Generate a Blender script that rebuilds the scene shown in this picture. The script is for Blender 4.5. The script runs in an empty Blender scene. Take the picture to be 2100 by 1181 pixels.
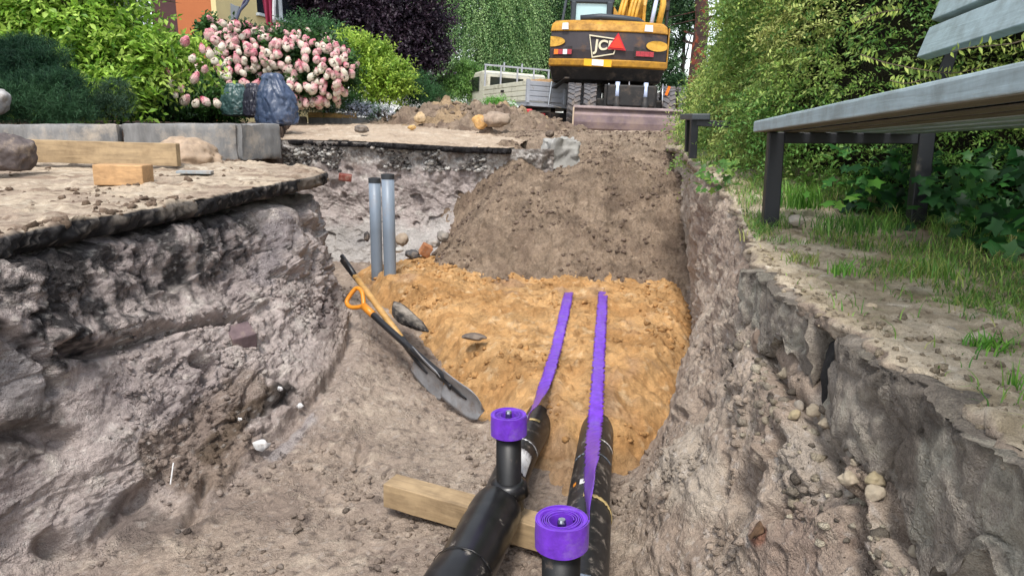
import bpy, math, random
import numpy as np
from mathutils import Vector, Matrix, Euler

# ------------------------------------------------------------------ camera, light, exposure
S = bpy.context.scene
COL = S.collection
PITCH = math.radians(12.65); FPX = 1517.0; EYE = 0.43
cam_d = bpy.data.cameras.new('camera'); cam = bpy.data.objects.new('camera', cam_d); COL.objects.link(cam)
cam.location = (0, 0, EYE); cam.rotation_euler = (math.pi/2 - PITCH, 0, 0)
cam_d.sensor_width = 36; cam_d.lens = 36*FPX/2100; cam_d.clip_start = 0.02; cam_d.clip_end = 3000
cam_d.dof.use_dof = False
S.camera = cam
S.view_settings.view_transform = 'Standard'; S.view_settings.look = 'None'
S.view_settings.gamma = 1; S.view_settings.use_curve_mapping = False
S.view_settings.exposure = 1.0
SUN_EL, SUN_AZ = math.radians(58), math.radians(-172)      # azimuth measured from +Y towards +X (clouded sun, upper left)
w = bpy.data.worlds.new('World'); S.world = w; w.use_nodes = True
nt = w.node_tree; nt.nodes.clear()
sky = nt.nodes.new('ShaderNodeTexSky'); sky.sky_type = 'NISHITA'; sky.sun_disc = False
sky.sun_elevation = SUN_EL; sky.sun_rotation = SUN_AZ; sky.air_density = 1.0; sky.dust_density = 1.0; sky.ozone_density = 1.0
hs = nt.nodes.new('ShaderNodeHueSaturation'); hs.inputs['Saturation'].default_value = 0.33; hs.inputs['Value'].default_value = 1.0
bg = nt.nodes.new('ShaderNodeBackground'); bg.inputs['Strength'].default_value = 0.145
wo = nt.nodes.new('ShaderNodeOutputWorld')
nt.links.new(sky.outputs[0], hs.inputs['Color']); nt.links.new(hs.outputs[0], bg.inputs[0]); nt.links.new(bg.outputs[0], wo.inputs[0])
sl = bpy.data.lights.new('sun', 'SUN'); sun = bpy.data.objects.new('sun', sl); COL.objects.link(sun)
sl.energy = 1.7; sl.angle = math.radians(14); sl.color = (1, .95, .88)
sd = Vector((math.sin(SUN_AZ)*math.cos(SUN_EL), math.cos(SUN_AZ)*math.cos(SUN_EL), math.sin(SUN_EL)))
sun.rotation_euler = sd.to_track_quat('Z', 'Y').to_euler(); sun.location = (-4, -3, 8)

rng = np.random.default_rng(7); random.seed(7)
R = math.radians; PI = math.pi

# ------------------------------------------------------------------ authoring helper: a pixel of the photograph -> a place in the world
def ray(px, py):
    a = (px-1050)/FPX; b = (590.5-py)/FPX
    return np.array([a, math.cos(PITCH)+math.sin(PITCH)*b, -math.sin(PITCH)+math.cos(PITCH)*b])
def PY(px, py, Y):
    r = ray(px, py); t = Y/r[1]; return np.array([r[0]*t, Y, EYE+r[2]*t])
def PZ(px, py, Z):
    r = ray(px, py); t = (Z-EYE)/r[2]; return np.array([r[0]*t, r[1]*t, Z])

# ------------------------------------------------------------------ noise
_p = np.random.default_rng(11).permutation(256); PERM = np.concatenate([_p, _p, _p])
_g = np.random.default_rng(12).normal(size=(256, 3)); GRAD = _g/np.linalg.norm(_g, axis=1)[:, None]
G32 = GRAD.astype(np.float32)
def _perlin(P):
    i = np.floor(P); f = P-i; i = i.astype(np.int32) & 255
    u = f*f*f*(f*(f*6-15)+10); out = np.zeros(len(P), np.float32)
    for dx in (0, 1):
        wx = u[:, 0] if dx else 1-u[:, 0]; a = PERM.take((i[:, 0]+dx) & 255)
        for dy in (0, 1):
            wy = wx*(u[:, 1] if dy else 1-u[:, 1]); b = PERM.take((a+i[:, 1]+dy) & 255)
            for dz in (0, 1):
                g = G32.take(PERM.take((b+i[:, 2]+dz) & 255), axis=0)
                out += wy*(u[:, 2] if dz else 1-u[:, 2])*(g[:, 0]*(f[:, 0]-dx)+g[:, 1]*(f[:, 1]-dy)+g[:, 2]*(f[:, 2]-dz))
    return out*1.5
from concurrent.futures import ThreadPoolExecutor
_EX = ThreadPoolExecutor(4)
def perlin(P):
    P = np.asarray(P); Q = P.reshape(-1, 3).astype(np.float32)
    if len(Q) < 4000: return _perlin(Q).reshape(P.shape[:-1])
    return np.concatenate(list(_EX.map(_perlin, np.array_split(Q, max(4, len(Q)//30000))))).reshape(P.shape[:-1])
def fbm(P, sc, oct=4, gain=.5, off=0):
    s = 0; a = 1; n = 0; Q = np.asarray(P)*sc+off
    for k in range(oct): s = s+a*perlin(Q+k*17.3); n += a; a *= gain; Q = Q*2.03
    return s/n
def _cells(Q):
    i = np.floor(Q).astype(np.int32); f = Q-i; b1 = np.full(len(Q), 9., np.float32); b2 = b1.copy(); bid = np.zeros(len(Q), np.int64); tl = np.zeros(len(Q), np.float32)
    for dx in (-1, 0, 1):
        a = PERM.take((i[:, 0]+dx) & 255)
        for dy in (-1, 0, 1):
            b = PERM.take((a+i[:, 1]+dy) & 255)
            for dz in (-1, 0, 1):
                h = PERM.take((b+i[:, 2]+dz) & 255); g = G32.take(h, axis=0)
                vx = dx+.5+g[:, 0]*.45-f[:, 0]; vy = dy+.5+g[:, 1]*.45-f[:, 1]; vz = dz+.5+g[:, 2]*.45-f[:, 2]; d = vx*vx+vy*vy+vz*vz
                n = d < b1; b2 = np.where(n, b1, np.minimum(b2, d)); gg = G32.take(PERM.take(h+1), axis=0); tl = np.where(n, -(vx*gg[:, 0]+vy*gg[:, 1]+vz*gg[:, 2]), tl); bid = np.where(n, h, bid); b1 = np.where(n, d, b1)
    return np.stack([np.sqrt(b2)-np.sqrt(b1), bid/255.0-.5, tl], 1)
def chunks(P, sc, off=0):
    """broken-lump relief: a tilted flat facet per cell with creases between"""
    P = np.asarray(P); Q = (P.reshape(-1, 3)*sc+off).astype(np.float32); r = np.concatenate(list(_EX.map(_cells, np.array_split(Q, max(4, len(Q)//30000)))))
    r = r.reshape(P.shape[:-1]+(3,)); return r[..., 1]*.9+r[..., 2]*.9-.45*np.exp(-(r[..., 0]/.10)**2), r[..., 0]
def ridged(P, sc, oct=3, gain=.5, off=0):
    s = 0; a = 1; n = 0; Q = np.asarray(P)*sc+off
    for k in range(oct): s = s+a*(1-np.abs(perlin(Q+k*9.1))*2.0); n += a; a *= gain; Q = Q*2.1
    return s/n
def sstep(a, b, x): t = np.clip((x-a)/(b-a), 0, 1); return t*t*(3-2*t)
def lin(c):
    if isinstance(c, str): c = tuple(int(c[k:k+2], 16)/255 for k in (1, 3, 5))
    return np.array([(v/12.92 if v <= .04045 else ((v+.055)/1.055)**2.4) for v in c])
def catmull(C, n, ts=None):
    """C (k, ...) control values -> n samples along axis 0"""
    C = np.asarray(C, float); k = len(C)
    t = np.linspace(0, k-1, n) if ts is None else np.asarray(ts)
    i = np.clip(np.floor(t).astype(int), 0, k-2); f = (t-i).reshape((-1,)+(1,)*(C.ndim-1))
    g = lambda j: C[np.clip(j, 0, k-1)]
    p0, p1, p2, p3 = g(i-1), g(i), g(i+1), g(i+2)
    m1 = (p2-p0)*.5; m2 = (p3-p1)*.5
    return (2*f**3-3*f**2+1)*p1+(f**3-2*f**2+f)*m1+(-2*f**3+3*f**2)*p2+(f**3-f**2)*m2
def grid_normals(G):
    du = np.gradient(G, axis=0); dv = np.gradient(G, axis=1)
    n = np.cross(du, dv); return n/np.maximum(np.linalg.norm(n, axis=-1, keepdims=True), 1e-9)
def seg_dist(P, poly):
    """distance of points P (...,3) to a polyline"""
    best = np.full(P.shape[:-1], 1e9)
    for a, b in zip(poly[:-1], poly[1:]):
        a = np.asarray(a); d = np.asarray(b)-a; t = np.clip(((P-a)@d)/max(d@d, 1e-9), 0, 1)
        best = np.minimum(best, np.linalg.norm(P-a-t[..., None]*d, axis=-1))
    return best

# ------------------------------------------------------------------ materials
MATS = {}
def _mat(name):
    m = bpy.data.materials.new(name); m.use_nodes = True; t = m.node_tree
    b = t.nodes['Principled BSDF']; return m, t, b
def noise_node(t, scale, detail=6, rough=.6, coord='Object'):
    tc = t.nodes.new('ShaderNodeTexCoord'); n = t.nodes.new('ShaderNodeTexNoise')
    n.inputs['Scale'].default_value = scale; n.inputs['Detail'].default_value = detail; n.inputs['Roughness'].default_value = rough
    t.links.new(tc.outputs[coord], n.inputs['Vector']); return n
def ramp(t, src, stops):
    r = t.nodes.new('ShaderNodeValToRGB'); e = r.color_ramp.elements
    while len(e) < len(stops): e.new(.5)
    for k, (p, c) in enumerate(stops):
        e[k].position = p; e[k].color = tuple(c)+((1,) if len(c) == 3 else ())
    t.links.new(src, r.inputs[0]); return r
def mulc(t, a, b, fac=1.0, mode='MULTIPLY'):
    m = t.nodes.new('ShaderNodeMix'); m.data_type = 'RGBA'; m.blend_type = mode
    m.inputs['Factor'].default_value = fac
    for s, v in ((m.inputs[6], a), (m.inputs[7], b)):
        if isinstance(v, (tuple, list, np.ndarray)): s.default_value = tuple(v)[:3]+(1,)
        else: t.links.new(v, s)
    return m
def bump(t, b, src, dist, strength=1.0):
    n = t.nodes.new('ShaderNodeBump'); n.inputs['Distance'].default_value = dist; n.inputs['Strength'].default_value = strength
    t.links.new(src, n.inputs['Height']); t.links.new(n.outputs[0], b.inputs['Normal']); return n
def attr(t):
    a = t.nodes.new('ShaderNodeAttribute'); a.attribute_name = 'Col'; return a
def soil_mat(name, grain=60, amt=.35, bd=.006, rough=.95):
    """base colour of strata stored on the mesh, fine grain in nodes"""
    m, t, b = _mat(name); a = attr(t)
    n = noise_node(t, grain, 8, .7); n2 = noise_node(t, grain*5, 3, .6)
    lo, hi = 1-amt, 1+amt
    r = ramp(t, n.outputs[0], [(.3, (lo,)*3), (.7, (hi,)*3)]); r2 = ramp(t, n2.outputs[0], [(.35, (.78,)*3), (.65, (1.18,)*3)])
    x = mulc(t, a.outputs['Color'], r.outputs[0]); y = mulc(t, x.outputs[2], r2.outputs[0])
    t.links.new(y.outputs[2], b.inputs['Base Color']); b.inputs['Roughness'].default_value = rough
    b.inputs['Specular IOR Level'].default_value = .25
    ad = t.nodes.new('ShaderNodeMath'); ad.operation = 'MULTIPLY_ADD'; ad.inputs[1].default_value = .45
    t.links.new(n2.outputs[0], ad.inputs[0]); t.links.new(n.outputs[0], ad.inputs[2])
    vo = t.nodes.new('ShaderNodeTexVoronoi'); vo.inputs['Scale'].default_value = grain*1.6; vo.inputs['Randomness'].default_value = 1
    wv = noise_node(t, grain*.8, 3, .6); wm = t.nodes.new('ShaderNodeMix'); wm.data_type = 'RGBA'; wm.blend_type = 'LINEAR_LIGHT'; wm.inputs['Factor'].default_value = .02
    t.links.new(wv.inputs['Vector'].links[0].from_socket, wm.inputs[6]); t.links.new(wv.outputs['Color'], wm.inputs[7]); t.links.new(wm.outputs[2], vo.inputs['Vector'])
    big = noise_node(t, 7, 3, .6); bm = t.nodes.new('ShaderNodeMapRange'); bm.inputs[1].default_value = .42; bm.inputs[2].default_value = .62; bm.inputs[3].default_value = .12; bm.inputs[4].default_value = 1.0
    t.links.new(big.outputs[0], bm.inputs[0]); iv = t.nodes.new('ShaderNodeMath'); iv.operation = 'MULTIPLY'; t.links.new(vo.outputs['Distance'], iv.inputs[0]); t.links.new(bm.outputs[0], iv.inputs[1])
    sb = t.nodes.new('ShaderNodeMath'); sb.operation = 'MULTIPLY_ADD'; sb.inputs[1].default_value = -.9; t.links.new(iv.outputs[0], sb.inputs[0]); t.links.new(ad.outputs[0], sb.inputs[2])
    bump(t, b, sb.outputs[0], bd); return m
def plain(name, color, rough=.6, metal=0, var=.15, scale=8, bd=0, stretch=None, dirt=None, spec=.5, coat=0):
    """painted / plastic / metal surface with uneven tone and optional dirt film"""
    m, t, b = _mat(name); c = lin(color) if isinstance(color, str) else np.array(color)
    n = noise_node(t, scale, 6, .65)
    if stretch:
        mp = t.nodes.new('ShaderNodeMapping'); mp.inputs['Scale'].default_value = stretch
        tc = n.inputs['Vector'].links[0].from_socket; t.links.new(tc, mp.inputs[0]); t.links.new(mp.outputs[0], n.inputs['Vector'])
    r = ramp(t, n.outputs[0], [(.3, c*(1-var)), (.7, np.minimum(c*(1+var), 1))]); out = r.outputs[0]
    b.inputs['Roughness'].default_value = rough
    if dirt is not None:
        dc, amt = dirt; n2 = noise_node(t, scale*.6+1.3, 9, .75)
        r2 = ramp(t, n2.outputs[0], [(.62-amt*.35, (0, 0, 0)), (.72, (1, 1, 1))])
        x = mulc(t, out, lin(dc)); x.blend_type = 'MIX'; t.links.new(r2.outputs[0], x.inputs['Factor']); out = x.outputs[2]
        rr = t.nodes.new('ShaderNodeMapRange'); rr.inputs[3].default_value = rough; rr.inputs[4].default_value = .9
        t.links.new(r2.outputs[0], rr.inputs[0]); t.links.new(rr.outputs[0], b.inputs['Roughness'])
    t.links.new(out, b.inputs['Base Color']); b.inputs['Metallic'].default_value = metal
    b.inputs['Specular IOR Level'].default_value = spec; b.inputs['Coat Weight'].default_value = coat
    if bd: bump(t, b, n.outputs[0], bd)
    return m
def wood(name, color, dark=.6, scale=3, stretch=(1, 14, 14), rough=.7):
    m, t, b = _mat(name); c = lin(color)
    tc = t.nodes.new('ShaderNodeTexCoord'); mp = t.nodes.new('ShaderNodeMapping'); mp.inputs['Scale'].default_value = stretch
    n = t.nodes.new('ShaderNodeTexNoise'); n.inputs['Scale'].default_value = scale; n.inputs['Detail'].default_value = 8; n.inputs['Distortion'].default_value = .6
    t.links.new(tc.outputs['Object'], mp.inputs[0]); t.links.new(mp.outputs[0], n.inputs['Vector'])
    r = ramp(t, n.outputs[0], [(.3, c*dark), (.52, c), (.75, np.minimum(c*1.15, 1))])
    n2 = noise_node(t, 9, 5, .7); r2 = ramp(t, n2.outputs[0], [(.35, (.72, .70, .68)), (.6, (1.05,)*3)])
    x = mulc(t, r.outputs[0], r2.outputs[0]); t.links.new(x.outputs[2], b.inputs['Base Color'])
    b.inputs['Roughness'].default_value = rough; bump(t, b, n.outputs[0], .002); return m
def leaf_mat(name, rough=.5, trans=.3, spec=.4):
    m, t, b = _mat(name); a = attr(t); t.links.new(a.outputs['Color'], b.inputs['Base Color'])
    b.inputs['Roughness'].default_value = rough; b.inputs['Specular IOR Level'].default_value = spec
    tr = t.nodes.new('ShaderNodeBsdfTranslucent'); g = t.nodes.new('ShaderNodeGamma'); g.inputs[1].default_value = .85
    t.links.new(a.outputs['Color'], g.inputs[0]); t.links.new(g.outputs[0], tr.inputs[0])
    mx = t.nodes.new('ShaderNodeMixShader'); mx.inputs[0].default_value = trans
    t.links.new(b.outputs[0], mx.inputs[1]); t.links.new(tr.outputs[0], mx.inputs[2])
    t.links.new(mx.outputs[0], t.nodes['Material Output'].inputs[0]); return m
M_SOIL = soil_mat('soil', 60, .22, .012); M_SAND = soil_mat('sand', 95, .16, .008); M_HEAP = soil_mat('earth', 75, .3, .014)
M_ROAD = soil_mat('asphalt', 80, .22, .004); M_LEAF = leaf_mat('leaf'); M_NEEDLE = leaf_mat('needle', .6, .1, .3)
M_PETAL = leaf_mat('petal', .7, .35, .2); M_BARK = plain('bark', '#6b5c4c', .95, var=.45, scale=14, bd=.02)

# ------------------------------------------------------------------ mesh collecting
def mat4(loc=(0, 0, 0), rot=(0, 0, 0), sc=(1, 1, 1)): return Matrix.LocRotScale(Vector(loc), Euler(rot), Vector(sc))
WM = {}
def world_of(o):
    m = mat4(o.location, o.rotation_euler, o.scale); return world_of(o.parent)@m if o.parent else m
class MB:
    def __init__(s): s.v = []; s.f = []; s.n = 0; s.c = []
    def add(s, v, f, M=None, col=None):
        v = np.asarray(v, float).reshape(-1, 3)
        if M is not None: A = np.array(M); v = v@A[:3, :3].T+A[:3, 3]
        s.v.append(v)
        for q in f: s.f.append(tuple(int(i)+s.n for i in q))
        s.n += len(v)
        if col is not None: s.c.append(np.tile(np.append(col, 1), (len(v), 1)))
        return s
    def box(s, c, d, rot=(0, 0, 0), M=None, taper=None):
        x, y, z = np.array(d)/2
        v = np.array([(a*x, b*y, e*z) for e in (-1, 1) for a, b in ((-1, -1), (1, -1), (1, 1), (-1, 1))])
        if taper: v[4:, 0] *= taper[0]; v[4:, 1] *= taper[1]
        m = mat4(c, rot); m = M@m if M is not None else m
        return s.add(v, [(3, 2, 1, 0), (4, 5, 6, 7), (0, 1, 5, 4), (1, 2, 6, 5), (2, 3, 7, 6), (3, 0, 4, 7)], m)
    def bar(s, a, b, w_, h_, up=(0, 0, 1)):
        a = Vector(a); b = Vector(b); d = b-a; L = d.length; x = d.normalized(); u = Vector(up)
        y = u.cross(x); y.normalize(); z = x.cross(y)
        m = Matrix.Translation((a+b)/2)@Matrix((x, y, z)).transposed().to_4x4()
        return s.box((0, 0, 0), (L, w_, h_), M=m)
    def tube(s, pts, r, n=12, cap=True, ell=None):
        pts = [Vector(p) for p in pts]; k = len(pts); r = [r]*k if np.isscalar(r) else list(r)
        V = []; up = None
        for i, p in enumerate(pts):
            d = (pts[min(i+1, k-1)]-pts[max(i-1, 0)]).normalized()
            if up is None: up = Vector((0, 0, 1)) if abs(d.z) < .9 else Vector((1, 0, 0))
            x = up.cross(d); x.normalize(); y = d.cross(x); up = y
            for j in range(n):
                a = 2*PI*j/n; V.append(p+(x*math.cos(a)+y*math.sin(a))*r[i])
        F = [(i*n+j, i*n+(j+1) % n, (i+1)*n+(j+1) % n, (i+1)*n+j) for i in range(k-1) for j in range(n)]
        if cap: F += [tuple(range(n))[::-1], tuple((k-1)*n+j for j in range(n))]
        return s.add([tuple(v) for v in V], F)
    def lathe(s, prof, n=24, M=None, closed=False):
        V = [(r*math.cos(2*PI*j/n), r*math.sin(2*PI*j/n), z) for r, z in prof for j in range(n)]; k = len(prof)
        F = [(i*n+j, i*n+(j+1) % n, (i+1) % k*n+(j+1) % n, (i+1) % k*n+j) for i in range(k if closed else k-1) for j in range(n)]
        return s.add(V, F, M)
    def prism(s, poly, h, M=None):
        n = len(poly); V = [(x, y, 0) for x, y in poly]+[(x, y, h) for x, y in poly]
        F = [tuple(range(n))[::-1], tuple(range(n, 2*n))]+[(i, (i+1) % n, n+(i+1) % n, n+i) for i in range(n)]
        return s.add(V, F, M)
    def build(s, name, m, parent=None, world=False, smooth=False, bevel=0, bseg=2, cols=None):
        V = np.concatenate(s.v) if s.v else np.zeros((0, 3))
        if world and parent is not None:
            A = np.array(world_of(parent).inverted()); V = V@A[:3, :3].T+A[:3, 3]
        me = bpy.data.meshes.new(name); me.from_pydata(V.tolist(), [], s.f); me.materials.append(m)
        if s.c:
            at = me.color_attributes.new('Col', 'FLOAT_COLOR', 'POINT'); at.data.foreach_set('color', np.concatenate(s.c).ravel())
        if smooth:
            me.polygons.foreach_set('use_smooth', [True]*len(me.polygons))
        me.update(); o = bpy.data.objects.new(name, me); COL.objects.link(o); o.parent = parent
        if bevel:
            b = o.modifiers.new('bevel', 'BEVEL'); b.width = bevel; b.segments = bseg; b.limit_method = 'ANGLE'; b.angle_limit = R(35)
        return o
def fast_mesh(name, V, F, m, parent=None, col=None, smooth=True):
    """numpy mesh: V (n,3), F (k,3) or (k,4)"""
    V = np.asarray(V, np.float32); F = np.asarray(F, np.int32); k = F.shape[1]
    me = bpy.data.meshes.new(name); me.vertices.add(len(V)); me.vertices.foreach_set('co', V.ravel())
    me.loops.add(F.size); me.loops.foreach_set('vertex_index', F.ravel())
    me.polygons.add(len(F)); me.polygons.foreach_set('loop_start', np.arange(len(F), dtype=np.int32)*k)
    me.polygons.foreach_set('loop_total', np.full(len(F), k, np.int32))
    if smooth: me.polygons.foreach_set('use_smooth', np.ones(len(F), bool))
    if col is not None:
        c = np.ones((len(V), 4), np.float32); c[:, :3] = col
        at = me.color_attributes.new('Col', 'FLOAT_COLOR', 'POINT'); at.data.foreach_set('color', c.ravel())
    me.update(calc_edges=True); me.validate()
    me.materials.append(m); o = bpy.data.objects.new(name, me); COL.objects.link(o); o.parent = parent; return o
def grid_faces(nu, nv):
    i = np.arange(nu-1)[:, None]*nv+np.arange(nv-1)[None]; i = i.ravel()
    return np.stack([i, i+nv, i+nv+1, i+1], 1)
def tag(o, label=None, cat=None, group=None, kind=None):
    if label: o['label'] = label
    if cat: o['category'] = cat
    if group: o['group'] = group
    if kind: o['kind'] = kind
    return o
def thing(name, label, cat, loc=(0, 0, 0), rot=(0, 0, 0), group=None):
    o = bpy.data.objects.new(name, None); COL.objects.link(o); o.location = loc; o.rotation_euler = rot; o.empty_display_size = .1
    return tag(o, label, cat, group)
def struct(o, label=None): return tag(o, label, None, None, 'structure')
# ================================================================== TERRAIN
def proj(V):
    d = np.asarray(V)-np.array([0, 0, EYE]); c, s = math.cos(PITCH), math.sin(PITCH)
    dep = d[..., 1]*c-d[..., 2]*s; up = d[..., 1]*s+d[..., 2]*c
    dep = np.where(dep < .05, .05, dep)
    return 1050+FPX*d[..., 0]/dep, 590.5-FPX*up/dep
def pick(G, pts):
    px, py = proj(G); out = []
    for x, y in pts:
        d2 = ((px-x)**2+(py-y)**2+(G[..., 1] < .3)*1e6).ravel(); c_ = np.where(d2 < max(d2.min()*1.5, 60))[0]; F_ = G.reshape(-1, 3)[c_]
        out.append(F_[np.argmin(np.linalg.norm(F_-np.array([0, 0, EYE]), axis=1)+np.sqrt(d2[c_])*.002)])
    return out
def inside(x, y, poly):
    r = np.zeros(np.shape(x), bool); n = len(poly)
    for i in range(n):
        (x0, y0), (x1, y1) = poly[i], poly[(i+1) % n]
        if y0 == y1: continue
        c = ((y0 > y) != (y1 > y)) & (x < (x1-x0)*(y-y0)/(y1-y0)+x0); r ^= c
    return r
def sdist(x, y, poly):
    """positive inside"""
    P = np.stack([x, y, np.zeros_like(x)], -1); q = [(a, b, 0) for a, b in poly]+[(poly[0][0], poly[0][1], 0)]
    return np.where(inside(x, y, poly), 1, -1)*seg_dist(P, q)
def mixc(c, c2, m): return c*(1-m[..., None])+np.asarray(c2)*m[..., None]
def soil_col(P, a, b, c, sc=3.0, off=0):
    n = fbm(P, sc, 4, .6, off); n2 = fbm(P, sc*5, 3, .6, off+40)
    k = mixc(np.broadcast_to(lin(a), P.shape).copy(), lin(b), sstep(-.12, .3, n+n2*.3))
    k = mixc(k, lin(c), sstep(.1, .45, n2-n*.4)); return k*(1+.22*fbm(P, sc*16, 2, .6, 9))[..., None]
def sheet(name, G, m, col):
    nu, nv = G.shape[:2]; return fast_mesh(name, G.reshape(-1, 3), grid_faces(nu, nv), m, col=col.reshape(-1, 3))
def holes(P, sc, thr, off=0):      # small pits and pebble sockets
    return sstep(thr, thr+.14, perlin(P*sc+off))

# ---- cross-sections of the trench, near to far:  Y : (x, z) of nine rails from the left lip to the right lip
ST = [
 (-1.5, [(-2.1,.05),(-1.95,.0),(-1.9,-.3),(-1.8,-.7),(-1.6,-.88),(-.9,-.93),(0,-.93),(.3,-.9),(.62,-.62),(.74,-.36),(.9,-.1)]),
 (0.6,  [(-2.0,.05),(-1.78,.0),(-1.72,-.33),(-1.66,-.7),(-1.56,-.86),(-.9,-.91),(0,-.91),(.28,-.89),(.50,-.60),(.675,-.27),(.9,-.1)]),
 (1.3,  [(-1.95,.05),(-1.68,.0),(-1.62,-.33),(-1.58,-.68),(-1.48,-.86),(-.8,-.89),(0,-.90),(.28,-.88),(.50,-.60),(.675,-.26),(.9,-.1)]),
 (1.9,  [(-1.9,.05),(-1.58,.0),(-1.55,-.30),(-1.50,-.66),(-1.40,-.86),(-.7,-.87),(0,-.89),(.32,-.87),(.52,-.57),(.685,-.21),(.9,-.1)]),
 (2.4,  [(-1.8,.05),(-1.48,.0),(-1.40,-.27),(-1.26,-.58),(-1.08,-.80),(-.6,-.86),(0,-.88),(.42,-.86),(.62,-.52),(.775,-.15),(.95,-.08)]),
 (2.9,  [(-1.75,.05),(-1.39,.0),(-1.28,-.22),(-1.10,-.47),(-.86,-.70),(-.45,-.84),(0.05,-.87),(.62,-.84),(.76,-.48),(.90,-.14),(1.05,-.04)]),
 (3.5,  [(-1.7,.05),(-1.28,.0),(-1.14,-.20),(-1.01,-.42),(-.84,-.60),(-.45,-.79),(0.05,-.86),(.84,-.82),(.93,-.42),(1.02,-.02),(1.2,.03)]),
 (4.1,  [(-1.6,.05),(-1.15,.0),(-1.05,-.20),(-.98,-.40),(-.92,-.57),(-.6,-.74),(0.05,-.84),(.96,-.80),(1.02,-.38),(1.07,.08),(1.25,.12)]),
 (4.45, [(-1.7,.05),(-1.28,.0),(-1.22,-.25),(-1.18,-.45),(-1.12,-.60),(-.8,-.72),(0.05,-.82),(1.04,-.78),(1.08,-.34),(1.12,.14),(1.3,.18)]),
 (4.8,  [(-2.3,.05),(-1.75,.0),(-1.7,-.25),(-1.65,-.45),(-1.55,-.60),(-1.1,-.70),(0.05,-.80),(1.10,-.76),(1.16,-.30),(1.2,.14),(1.4,.18)]),
 (5.4,  [(-3.2,.05),(-3.0,.0),(-2.9,-.25),(-2.7,-.45),(-2.4,-.62),(-1.4,-.69),(0.05,-.76),(1.18,-.70),(1.26,-.28),(1.32,.14),(1.5,.18)]),
 (6.6,  [(-3.4,.05),(-3.2,.0),(-3.1,-.25),(-2.9,-.45),(-2.5,-.62),(-1.5,-.69),(0.05,-.76),(1.30,-.70),(1.38,-.26),(1.46,.16),(1.6,.2)]),
]
YS = np.array([s[0] for s in ST]); CX = np.array([s[1] for s in ST])       # (S,11,2)
NV, NU = 660, 760
tv = np.linspace(0, 1, NV); Yv = np.where(tv < .06, -1.5+(.9+1.5)*tv/.06, .9*(6.5/.9)**((tv-.06)/.94))
tS = np.interp(Yv, YS, np.arange(len(YS)))
CV = catmull(CX, NV, tS)                                                    # (NV,11,2)
dens = np.array([.25, .9, 1.2, 1.2, 1.0, 1.0, .8, 1.2, 1.2, .4]); cd = np.concatenate([[0], np.cumsum(dens)]); tU = np.interp(np.linspace(0, cd[-1], NU), cd, np.arange(11))
G = np.stack([catmull(CV[:, :, k].T, NU, tU) for k in (0, 1)], -1)          # (NU,NV,2)
G = np.stack([G[..., 0], np.broadcast_to(Yv, (NU, NV)), G[..., 1]], -1)
N0 = grid_normals(G); N0 *= np.sign(N0[..., 2:3].mean()+1e-9)
ctr = np.stack([np.zeros_like(G[..., 0]), G[..., 1], np.full_like(G[..., 0], .2)], -1)
N0 *= np.where(((ctr-G)*N0).sum(-1, keepdims=True) > 0, 1, -1)
lw = sstep(4.6, 3.4, tU)[:, None]*np.ones((1, NV)); rw = sstep(6.6, 7.6, tU)[:, None]*np.ones((1, NV)); fl = 1-np.maximum(lw, rw)
d0 = fbm(G, 1.9, 3, .5)*.11*lw+fbm(G, 2.3, 3, .5, 5)*.085*rw+fbm(G, 2.1, 2, .5, 3)*.03*fl
H = G+N0*d0[..., None]
warp = fbm(H, 2.2, 3, .55, 60)*.24
lay = H[..., 2]*5.2+H[..., 1]*.55+warp*5.2+H[..., 0]*.5                     # ledges: soil breaks off in shelves on the left wall
saw = lay-np.floor(lay); ledge = (np.power(saw, 2.2)-.3)*.055*sstep(-.25, .2, fbm(H, 1.6, 2, .5, 70))
rw2 = H[..., 1]*3.0+H[..., 2]*2.0+fbm(H, 2.5, 3, .5, 80)*1.6
saw2 = rw2-np.floor(rw2); ridge2 = (saw2**2-.3)*.035*sstep(-.1, .3, fbm(H, 1.3, 2, .5, 90))
q = H*np.array([1, 1, 1.6])
mid = (fbm(q, 7, 4, .55, 21)*.05+(ridged(q, 4.5, 3, .5, 31)-.6)*.04)
fine = fbm(H, 26, 4, .6, 44)*.020+(ridged(H, 17, 2, .5, 47)-.6)*.008
brk = sstep(-.2, .3, fbm(H, 1.5, 2, .5, 111))
d1 = ledge*lw+ridge2*rw+mid*(lw*(.55+.6*brk)+rw*.75+fl*.5)+fine*(lw*(.55+.6*brk)+rw*.7+fl*.85)
ck1, ce1 = chunks(H, np.array([7, 7, 9.]), 3); ck2, ce2 = chunks(H, 21., 8); ck3, _c = chunks(H, 46., 5)
d1 = d1*.62+ck1*.024*(lw*(.25+.8*brk)+rw*.35*brk+.10*fl)+ck2*.010*(lw*(.1+.8*brk)+rw*.5*brk+.4*fl)+ck3*.005*(.3+.6*brk)
clod = sstep(.12, .42, fbm(H, 11, 2, .5, 101))*.020*(fl+.5*lw+.4*rw)*sstep(-.1, .35, fbm(H, 1.7, 2, .5, 105))
d1 = d1+clod-holes(H, 15, .36, 3)*.012*(lw*brk+rw)
H = H+N0*d1[..., None]
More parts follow.
